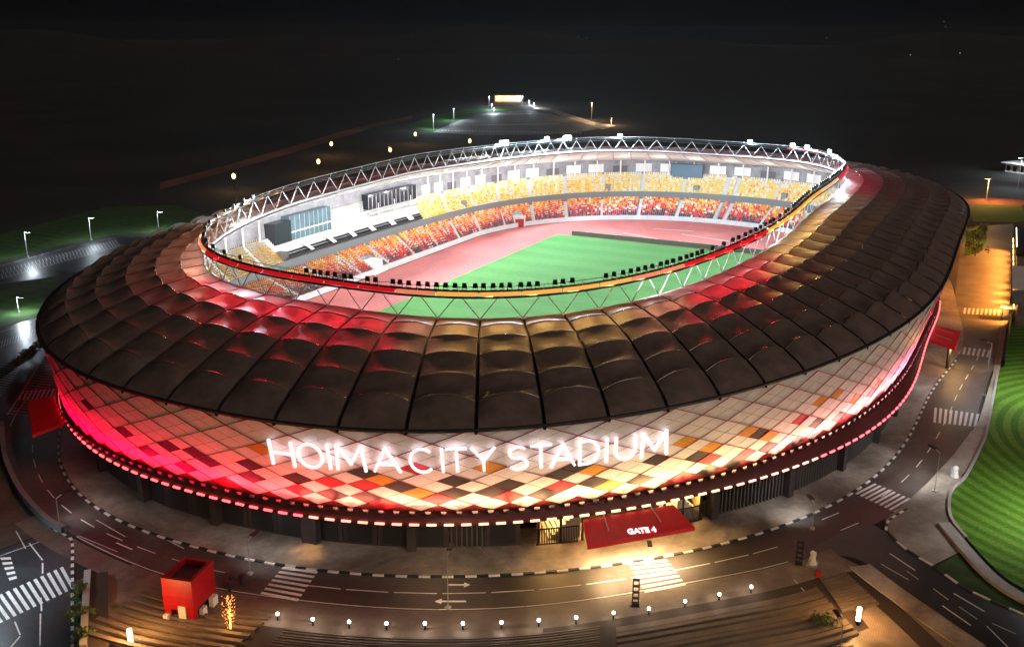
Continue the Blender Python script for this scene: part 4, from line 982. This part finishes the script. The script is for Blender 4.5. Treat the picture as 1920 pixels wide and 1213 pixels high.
# terraces of stone seating steps
def curved_step(par, off, w, z, a0, a1, h=.16, m=m_step):
    n = 40; b = MB(); rows = []
    for i in range(n+1):
        ph = math.radians(a0+(a1-a0)*i/n); rows.append([pol('outer', ph, z-h, off), pol('outer', ph, z, off), pol('outer', ph, z, off+w), pol('outer', ph, z-h, off+w)])
    b.grid(rows); return b.build('step', m, par)
te = empty('terrace_steps'); tag(te, 'long curved stone steps in front of the path lights', 'terrace steps')
for k in range(16): curved_step(te, 4.9+k*.5, .16 if k % 2 else .24, .10+.05*(k+1), 188.3, 201.5, .3)
te2 = empty('terrace_steps'); tag(te2, 'broad orange lit stone steps at the lower left beside the red kiosk', 'terrace steps')
for k in range(9): curved_step(te2, 2.2+k*1.15, .5, .12+.08*k, 180.8, 187.2, .3)
te3 = empty('terrace_steps'); tag(te3, 'curved dark stone steps at the lower right left of the stair', 'terrace steps')
for k in range(9): curved_step(te3, 5.6+k*1.15, .55 if k % 3 else .9, .12+.12*k, 202.2, 212.5, .35)
curvedband = annulus('shadow_band', 'outer', 'outer', .03, m_stepedge, 4.0, 4.75, 80, math.radians(199), math.radians(213))  # flat dark strip painted in for the shadow band along the terrace
annulus('lower_ground', 'outer', 'outer', .02, m_stepedge, 4.75, 14, 80, math.radians(186), math.radians(213.5))

# stair at lower right
q = [(-99.73, -64.7), (-96.87, -66.75), (-101.74, -70.88), (-104.99, -67.67)]; A, B_, Cc, D = [Vector((*p, 0)) for p in q]
st = empty('outdoor_stair'); tag(st, 'short flight of pale stone steps at the lower right corner of the plaza', 'stair')
for k in range(12):
    f0, f1 = k/12, (k+.62)/12; b = MB(); P = [A.lerp(D, f0), B_.lerp(Cc, f0), B_.lerp(Cc, f1), A.lerp(D, f1)]; z = .25
    lo = [(p.x, p.y, 0) for p in P]; hi = [(p.x, p.y, z) for p in P]; b.face(hi)
    for i in range(4): b.face([hi[i], lo[i], lo[(i+1) % 4], hi[(i+1) % 4]])
    b.build('step', m_step, st)
# red kiosk
def tofront(x, y): return math.atan2(-75.8-y, -197.7-x)
kz = empty('red_kiosk', (-134.1, -8.5, 0), math.radians(13)); tag(kz, 'red square kiosk with sunken dark top and white bases by the lower left steps', 'kiosk')
kx, ky, hgt, w_ = 4.2, 3.3, 4.6, .42
b = MB()
for (cx_, cy_, sx, sy) in ((0, -ky/2+w_/2, kx, w_), (0, ky/2-w_/2, kx, w_), (-kx/2+w_/2, 0, w_, ky-2*w_), (kx/2-w_/2, 0, w_, ky-2*w_)): b.box((cx_, cy_, hgt-1.7), (sx, sy, 3.4))
b.build('red_frame', m_redpaint, kz)
b = MB(); b.box((0, 0, hgt-.55), (kx-2*w_, ky-2*w_, .2)); b.build('dark_roof', m_black, kz)
for q in range(3):
    b = MB(); b.box((0, -ky/2-.012, hgt-.75-q*1.0), (kx-.1, .02, .03)); b.box((-kx/2-.012, 0, hgt-.75-q*1.0), (.02, ky-.1, .03)); b.build('panel_joint', m_trim, kz)
for cx_, cy_ in ((-1, -1), (1, -1), (1, 1), (-1, 1)):
    b = MB(); b.box((cx_*(kx/2-.4), cy_*(ky/2-.4), .6), (.7, .7, 1.2)); b.build('leg', m_redpaint, kz)
b = MB(); b.box((0, 0, 1.0), (kx-1.2, ky-1.2, 2.0)); b.build('core', m_dsteel, kz)
for cx_, cy_, sx, sy, hh in ((-kx/2+.1, -.35, .3, .8, 1.7), (-.6, -ky/2-.1, .8, .4, .9), (1.2, -ky/2-.2, .9, .5, 1.1), (-kx/2-.2, 1.3, .5, .5, .7)):
    b = MB(); b.box((cx_, cy_, hh/2), (sx, sy, hh)); b.build('white_panel', m_lconc, kz)
# sparks
sp = [(-135.43, -14.87)][0]; sk = empty('spark_fountain', (*sp, 0)); tag(sk, 'burst of orange sparks shooting up beside the red kiosk', 'sparks')
b = MB(); b.tube((0, 0, 0), (0, 0, .5), .16, n=8); b.build('nozzle', m_dsteel, sk)
b = MB()
for i in range(150):
    a_ = random.uniform(0, 2*PI); h_ = random.random()**.8*3.6; r_ = random.gauss(0, .12+.13*h_) ; x_, y_ = math.cos(a_)*r_, math.sin(a_)*r_; l_ = random.uniform(.05, .2)
    b.tube((x_, y_, .45+h_), (x_*1.15+random.gauss(0, .05), y_*1.15, .45+h_+l_), random.uniform(.008, .02), .005, 4)
b.tube((0, 0, .4), (.05, 0, 2.0), .10, .02, 6); b.build('sparks', emis('spark', (1, .36, .08), 5), sk)['kind'] = 'stuff'
light('spark_light', 'POINT', (0, 0, 2.2), 500, COL['orange'], sk, .3)
# wall lamp column left of centre at the stadium wall
ph = math.radians(185.6); p = pol('base', ph, 0, .6)
wl = empty('wall_lamp', parent=stadium); b = MB(); b.box((p.x, p.y, 4.9), (.3, .3, .5)); b.build('lamp_body', emis('wall_lamp', COL['gold'], 6), wl)
light('wall_lamp_light', 'SPOT', (p.x-.5, p.y-.3, 4.7), 900, COL['orange'], wl, .15, (p.x-2.2, p.y-.6, 0), 60, .9)
b = MB(); b.box((p.x, p.y, 2.3), (.9, .9, 4.6)); b.build('pier', m_wall, wl)
# totems
for (x, y, h), lb in zip([(-97.48, -61.86, 3.02), (-113.31, -48.49, 3.27)], ('tall dark open framed totem sign near the white covered figure', 'tall dark open framed totem sign beside the front zebra crossing under the gate')):
    t = empty('totem_sign', (x, y, 0), tofront(x, y)+PI/2); tag(t, lb, 'totem sign'); h = max(2.4, min(h, 3.4))
    for sx in (-.3, .3):
        b = MB(); b.box((sx, 0, h/2), (.12, .2, h)); b.build('post', m_black, t)
    for q in range(5):
        b = MB(); b.box((0, 0, .35+q*(h-.5)/4), (.5, .12, .28 if q else .5)); b.build('crossbar', m_black, t)
    b = MB(); b.box((0, 0, .05), (1.0, .5, .1)); b.build('base', m_conc, t)
# white covered figure and red bag
x, y = [(-96.56, -63.19)][0]; t = empty('covered_stand', (x, y, 0)); tag(t, 'white cloth covered stand beside the dark totem on the corner pavement', 'covered stand')
b = MB(); rows = []
for i, (r_, z_) in enumerate(((.5, 0), (.42, .3), (.34, .8), (.3, 1.1), (.33, 1.35), (.25, 1.6), (.02, 1.7))): rows.append([((r_+.08*math.sin(j*2.3+i))*math.cos(2*PI*j/12), (r_+.08*math.sin(j*2.3+i))*math.sin(2*PI*j/12), z_) for j in range(12)])
b.grid(rows, 0, True); b.build('white_cover', m_lconc, t, True); b = MB(); b.box((0, 0, .06), (1.6, 1.2, .12)); b.build('base', m_conc, t)
x, y = [(-98.55, -64.16)][0]; b = MB(); b.box((0, 0, .3), (.8, .55, .6), .3, taper=.85); b.box((0, 0, .66), (.4, .06, .12), .3); o = b.build('red_bag', m_redpaint); o.location = (x, y, .02); tag(o, 'red bag on the ground next to the white covered stand', 'bag')
x, y = [(-65.17, -76.09)][0]; t = empty('covered_stand', (x, y, 0)); tag(t, 'white covered bundle at the edge of the striped lawn', 'covered stand')
b = MB(); b.grid(rows, 0, True); b.build('white_cover', m_lining, t, True); b = MB(); b.box((.9, .3, .5), (.9, .6, 1.0)); b.build('crate', mat('pale_blue', (.4, .5, .6), .5), t)
# lower left walls
for (p, q, w_, h_, m, lb) in (([(-134.49, 5.64)][0], [(-144.21, -4.9)][0], .55, .9, m_conc, 'pale concrete retaining wall beside the hedge at the lower left'), ([(-133.97, 4.63)][0], [(-143.58, -6.15)][0], 1.7, .5, m_stepedge, 'dark low planter wall left of the orange lit steps')):
    A = Vector((*p, 0)); B_ = Vector((*q, 0)); t = B_-A; b = MB(); b.box((0, 0, h_/2), (t.length, w_, h_)); b.box((0, 0, h_+.03), (t.length, w_+.12, .06))
    o = b.build('low_wall', m); o.location = (A+B_)/2; o.rotation_euler = (0, 0, math.atan2(t.y, t.x)); tag(o, lb, 'wall')
# plants
m_leaf = mat('leaf_green', (.05, .09, .025), .6, var=.5, scale=3); m_bark = mat('bark', (.06, .045, .03), .9); m_leafy = mat('leaf_yellow_green', (.10, .11, .03), .6, var=.5, scale=3)
def plant(pos, r_, h_, label, group=None, m=m_leaf, name='bush', n=220, cat='bush'):
    t = empty(name, (*pos, 0)); tag(t, label, cat, group); b = MB(); b.tube((0, 0, 0), (0, 0, h_*.7), .05+r_*.05, .03, 6)
    for i in range(4):
        a_ = i*1.6; b.tube((0, 0, h_*.35), (math.cos(a_)*r_*.6, math.sin(a_)*r_*.6, h_*.75), .04, .02, 4)
    b.build('stem' if cat == 'bush' else 'trunk', m_bark, t); b = MB(); cl = [(random.gauss(0, r_*.35), random.gauss(0, r_*.35), h_*random.uniform(.45, .85)) for _ in range(7)]
    for i in range(n):
        c = random.choice(cl); v = Vector([random.gauss(0, 1) for _ in range(3)]).normalized()*r_*.5*random.random()**.4
        p = Vector(c)+v; p.z = max(.1, p.z); u = Vector([random.gauss(0, 1) for _ in range(3)]).normalized(); w_ = u.orthogonal().normalized(); s_ = random.uniform(.12, .28)*(.6+r_*.3)
        b.face([p-u*s_, p+w_*s_*.6, p+u*s_, p-w_*s_*.6])
    b.build('foliage', m, t); return t
for (x, y), lb in zip([(-108.76, -66.35), (-137.67, 3.24), (-140.75, -0.18), (-143.2, -3.17), (-87.81, 74.98), (-85.47, 75.7), (-91.33, 72.93), (-83.41, 76.44)], ('round dark green bush on the lower right steps', 'topmost dark bush in the narrow hedge strip', 'middle dark bush in the narrow hedge strip', 'lowest dark bush in the narrow hedge strip', 'pale bush in the middle of the planted verge by the left car park', 'pale bush second from the roof on the left planted verge', 'pale bush at the outer end of the left planted verge', 'pale bush on the left planted verge closest to the roof')):
    plant((x, y), 1.3, 1.5, lb, m=m_leaf if x < -100 else m_leafy)
for (x, y), lb in zip([(111.48, -71.77), (102.48, -73.87), (93.31, -71.63), (85.24, -73.49), (118.42, -74.81)], ('yellow green shrub at the top of the warm verge beside the roof edge', 'yellow green shrub in the middle of the warm verge', 'yellow green shrub touching the roof edge on the warm verge', 'lowest yellow green shrub on the warm verge', 'pale shrub at the outer corner of the warm verge')):
    plant((x, y), 2.2, 3.0, lb, m=m_leafy)
sc_ = [(107.17, -73.31)][0]; light('verge_fill', 'POINT', (*sc_, 6), 2500, COL['gold'], None, .4)  # added warm fill without a fixture, brightens the verge
# car park lines
cp = empty('car_park_lines'); tag(cp, kind='structure')
def grid_lines(p0, p1, n, dvec, L_, w=.12, z=.03):
    A = Vector((*p0, 0)); B_ = Vector((*p1, 0)); dd = (Vector((*dvec[1], 0))-Vector((*dvec[0], 0))).normalized()*L_
    for i in range(n+1):
        p = A.lerp(B_, i/n); line2((p.x, p.y), ((p+dd).x, (p+dd).y), w, z, m_wpaint, 'bay_line', cp)
P_ = [(-50.13, 130.36), (-11.52, 134.26), (-44.0, 138.44), (-6.09, 142.19), (-83.09, 87.69), (-73.25, 87.52), (-109.19, 52.21), (-90.12, 68.13), (-93.88, 69.38), (-89.79, 78.81)]
grid_lines(P_[0], P_[1], 34, (P_[1], P_[3]), 4.8); grid_lines(P_[2], P_[3], 34, (P_[3], P_[1]), 4.8)
dash_line('bay_line', [P_[0], P_[1]], .14, 500, 1, .034, m_wpaint, cp); dash_line('bay_line', [(-42.03, 142.01), (-20.44, 145.21), (-3.98, 144.5), (-0.99, 140.49)], .2, 3, 1.5, .034, m_wpaint, cp)
grid_lines([(-106.89, 54.75)][0], [(-85.51, 73.15)][0], 22, [(-97.04, 64.0), (-96.59, 62.01)], 5.0); dash_line('bay_line', [(-107.26, 54.03), (-85.34, 72.82)], .16, 300, 1, .034, m_wpaint, cp)
grid_lines([(-105.48, 59.3)][0], [(-91.59, 70.97)][0], 16, [(-97.04, 64.0), (-97.15, 66.46)], 4.8); grid_lines([(-83.09, 87.69)][0], [(-72.74, 88.91)][0], 16, [(-78.98, 87.09), (-81.35, 84.35)], 4.8)
dash_line('bay_line', [(-79.22, 92.81), (-71.68, 93.29), (-68.63, 93.21)], .2, 3, 1.5, .034, m_wpaint, cp)
F_ = [(310.6, 220.96), (340.02, 144.63), (342.87, 233.97), (387.93, 179.18), (425.78, 255.36), (454.85, 225.19)]
for a_, b_, L_ in ((F_[0], F_[1], 6), (F_[2], F_[3], 6), (F_[4], F_[5], 5)):
    grid_lines(a_, b_, 40, (F_[1], F_[3]), L_, .5, .04); dash_line('bay_line', [a_, b_], .8, 900, 1, .05, m_wpaint, cp)
# ---- distant and side buildings
def building(name, base, h, label, mats, cat='building', rz=None, size=None):
    pass
bx = [(553.67, 311.54), (565.59, 292.31)]; A = Vector((*bx[0], 0)); B_ = Vector((*bx[1], 0)); t = B_-A; W_ = t.length
bl = empty('distant_building', (A+B_)/2, math.atan2(t.y, t.x)); tag(bl, 'small distant building with orange lit front beyond the far car park', 'building')
b = MB(); b.box((0, 5, 2.4), (W_, 9.5, 4.8)); b.build('wall', m_lconc, bl); b = MB(); b.box((0, 4.2, 5.0), (W_+1.2, 12, .35)); b.build('roof', m_dconc, bl)
for i in range(6):
    b = MB(); b.box((-W_/2+W_*(i+.5)/6, .2, 1.9), (W_/6*.66, .12, 2.4)); f_ = b.build('window', m_dsteel, bl); b = MB(); b.box((-W_/2+W_*(i+.5)/6, .12, 1.9), (W_/6*.54, .06, 2.1)); b.build('pane', emis('pane_lit_%d' % i, (1, .55, .28), 2.2 if i < 4 else 5), f_)
for i in range(3): light('porch_lamp', 'POINT', (-W_/3+W_/3*i, -2.5, 4), 2500, COL['gold'], bl, .3)
bx = [(275.92, -78.83), (267.79, -91.18)]; A = Vector((*bx[0], 0)); B_ = Vector((*bx[1], 0)); t = B_-A; W_ = t.length
bl = empty('distant_pavilion', (A+B_)/2, math.atan2(t.y, t.x)); tag(bl, 'pale distant pavilion under a bright bluish lamp at the right edge', 'pavilion')
b = MB(); b.box((0, 4, 1.9), (W_, 8, 3.8)); b.build('wall', m_lconc, bl); b = MB(); b.box((0, 3.4, 4.0), (W_+2, 11, .4)); b.build('roof', m_lining, bl)
for i in range(5):
    b = MB(); b.box((-W_/2+W_*(i+.5)/5, -.04, 1.7), (W_/9, .1, 2.2)); b.build('window', m_dglass, bl)
light('pavilion_lamp', 'POINT', (W_*.2, -5, 8), 9000, COL['cool'], bl, .4)
x, y, z = [(222.3, -83.7, 11.9)][0]; t = street_lamp((x, y), max(z, 6), 'bright bluish mast lamp above the distant pavilion at the right edge', 'cool', 8000, 1, 1, r=.15, head=2, glow=60)
bx = [(16.63, -82.56), (63.18, -82.38), (97.4, -82.24)]; A = Vector((*bx[0], 0)); B_ = Vector((*bx[2], 0)); t = B_-A; W_ = t.length; rz = math.atan2(t.y, t.x)
bl = empty('service_building', (A+B_)/2, rz); tag(bl, 'long low service building with pale canopies and orange lit front at the right edge', 'building')
sd_ = -1
b = MB(); b.box((0, sd_*6, 2.2), (W_, 11, 4.4)); b.build('wall', mat('service_wall', (.28, .23, .19), .8, var=.2, scale=.3), bl)
b = MB(); b.box((-W_*.18, sd_*5.5, 4.6), (W_*.3, 12, .3)); b.build('canopy', m_lining, bl); b = MB(); b.box((W_*.3, sd_*6, 5.6), (W_*.34, 11.5, 2.2)); b.build('roof_block', m_dsteel, bl)
b = MB(); b.box((W_*.3, sd_*.2, 6.8), (W_*.34, .2, .15)); b.build('lit_rim', emis('rim', (1, .8, .6), 3), bl)
b = MB(); b.box((-W_*.42, sd_*5.5, 4.6), (W_*.14, 12, .3)); b.build('canopy', mat('grey_sheet', (.25, .26, .26), .6), bl)
for i in range(10):
    x_ = -W_/2+W_*(i+.5)/10; b = MB(); b.box((x_, .12, 3.6), (W_/14, .14, .22)); b.build('wall_lamp', emis('wall_lamp_orange', (1, .55, .16), 9), bl)
    b = MB(); b.box((x_, .02, 1.4), (W_/18, .1, 2.2)); b.build('shutter', m_dsteel, bl)
    light('wall_lamp_light', 'SPOT', (x_, .9, 3.6), 11000, (1, .33, .05), bl, .3, (x_, 5.5, 0), 140, .9)
b = MB(); rw = [(-15.4, -82.36), (21.32, -81.66)]
ribbon('edge_wall', [(-12.81, -81.24), (5.05, -81.87), (21.63, -82.25)], .3, 0, 1.6, m_dsteel)
x, y = [(21.91, -83.63)][0]; t = empty('bus_shelter', (x, y, 0), rz); tag(t, 'low pale shelter roof at the top of the striped lawn', 'shelter')
b = MB(); b.box((0, 0, 2.6), (3.0, 7.0, .18)); b.build('shelter_roof', mat('shelter_cream', (.7, .62, .45), .5), t)
for sx in (-1, 1):
    for sy in (-1, 1): b = MB(); b.tube((sx*1.2, sy*3, 0), (sx*1.2, sy*3, 2.5), .07); b.build('post', m_dsteel, t)
light('shelter_fill', 'POINT', (x, y, 4.5), 700, COL['cream'], None, .3)  # fill light added over the shelter, no fixture there
# added lamp posts, mostly out of frame, to light the forecourt and the lawn
for i, ((x, y), c, pw, lb) in enumerate(zip([(-26.72, -93.62), (-74.56, -91.01), (-121.42, -69.2), (-29.6, -78.69), (-143.76, 13.07)], ('white', 'white', 'warm', 'cool', 'cool'), (16000, 14000, 2500, 2800, 5500), ('added mast lamp on the striped lawn beyond its middle', 'added mast lamp on the lower end of the striped lawn', 'added lamp post below the stair at the lower right', 'added lamp post on the pale pavement beside the striped lawn', 'added lamp post beyond the outer end of the wide zebra crossing'))):
    street_lamp((x, y), 12 if i < 2 else 9, lb, c, pw, lit=0, r=.1, head=.8, aimoff=1)
# rubbish: small kerbside things
x, y = [(-129.5, -9.51)][0]
for i, (dx, dy) in enumerate(((0, 0), (.9, .6), (1.6, -.2))):
    b = MB(); b.tube((0, 0, 0), (0, 0, .9), .25, .3, 8); b.tube((0, 0, .9), (0, 0, .95), .33, n=8); o = b.build('waste_bin', m_dsteel); o.location = (x+dx, y+dy, .01); tag(o, 'dark waste bin in the cluster of three between the kiosk and the front zebra crossing', 'bin', 'three dark bins near the kiosk')
print('objects', len(bpy.data.objects))

# ================================================================== NIGHT AIR
hz = MB(); hz.box((1500, 750, 46), (8100, 7600, 94)); hm = bpy.data.materials.new('night_air'); hm.use_nodes = True
for n in list(hm.node_tree.nodes):
    if n.type != 'OUTPUT_MATERIAL': hm.node_tree.nodes.remove(n)
pv = hm.node_tree.nodes.new('ShaderNodeVolumePrincipled'); pv.inputs['Color'].default_value = (.86, .93, 1, 1); pv.inputs['Density'].default_value = .00003; pv.inputs['Anisotropy'].default_value = .45
hm.node_tree.links.new(pv.outputs[0], hm.node_tree.nodes['Material Output'].inputs['Volume'])
tag(hz.build('haze', hm), kind='stuff')
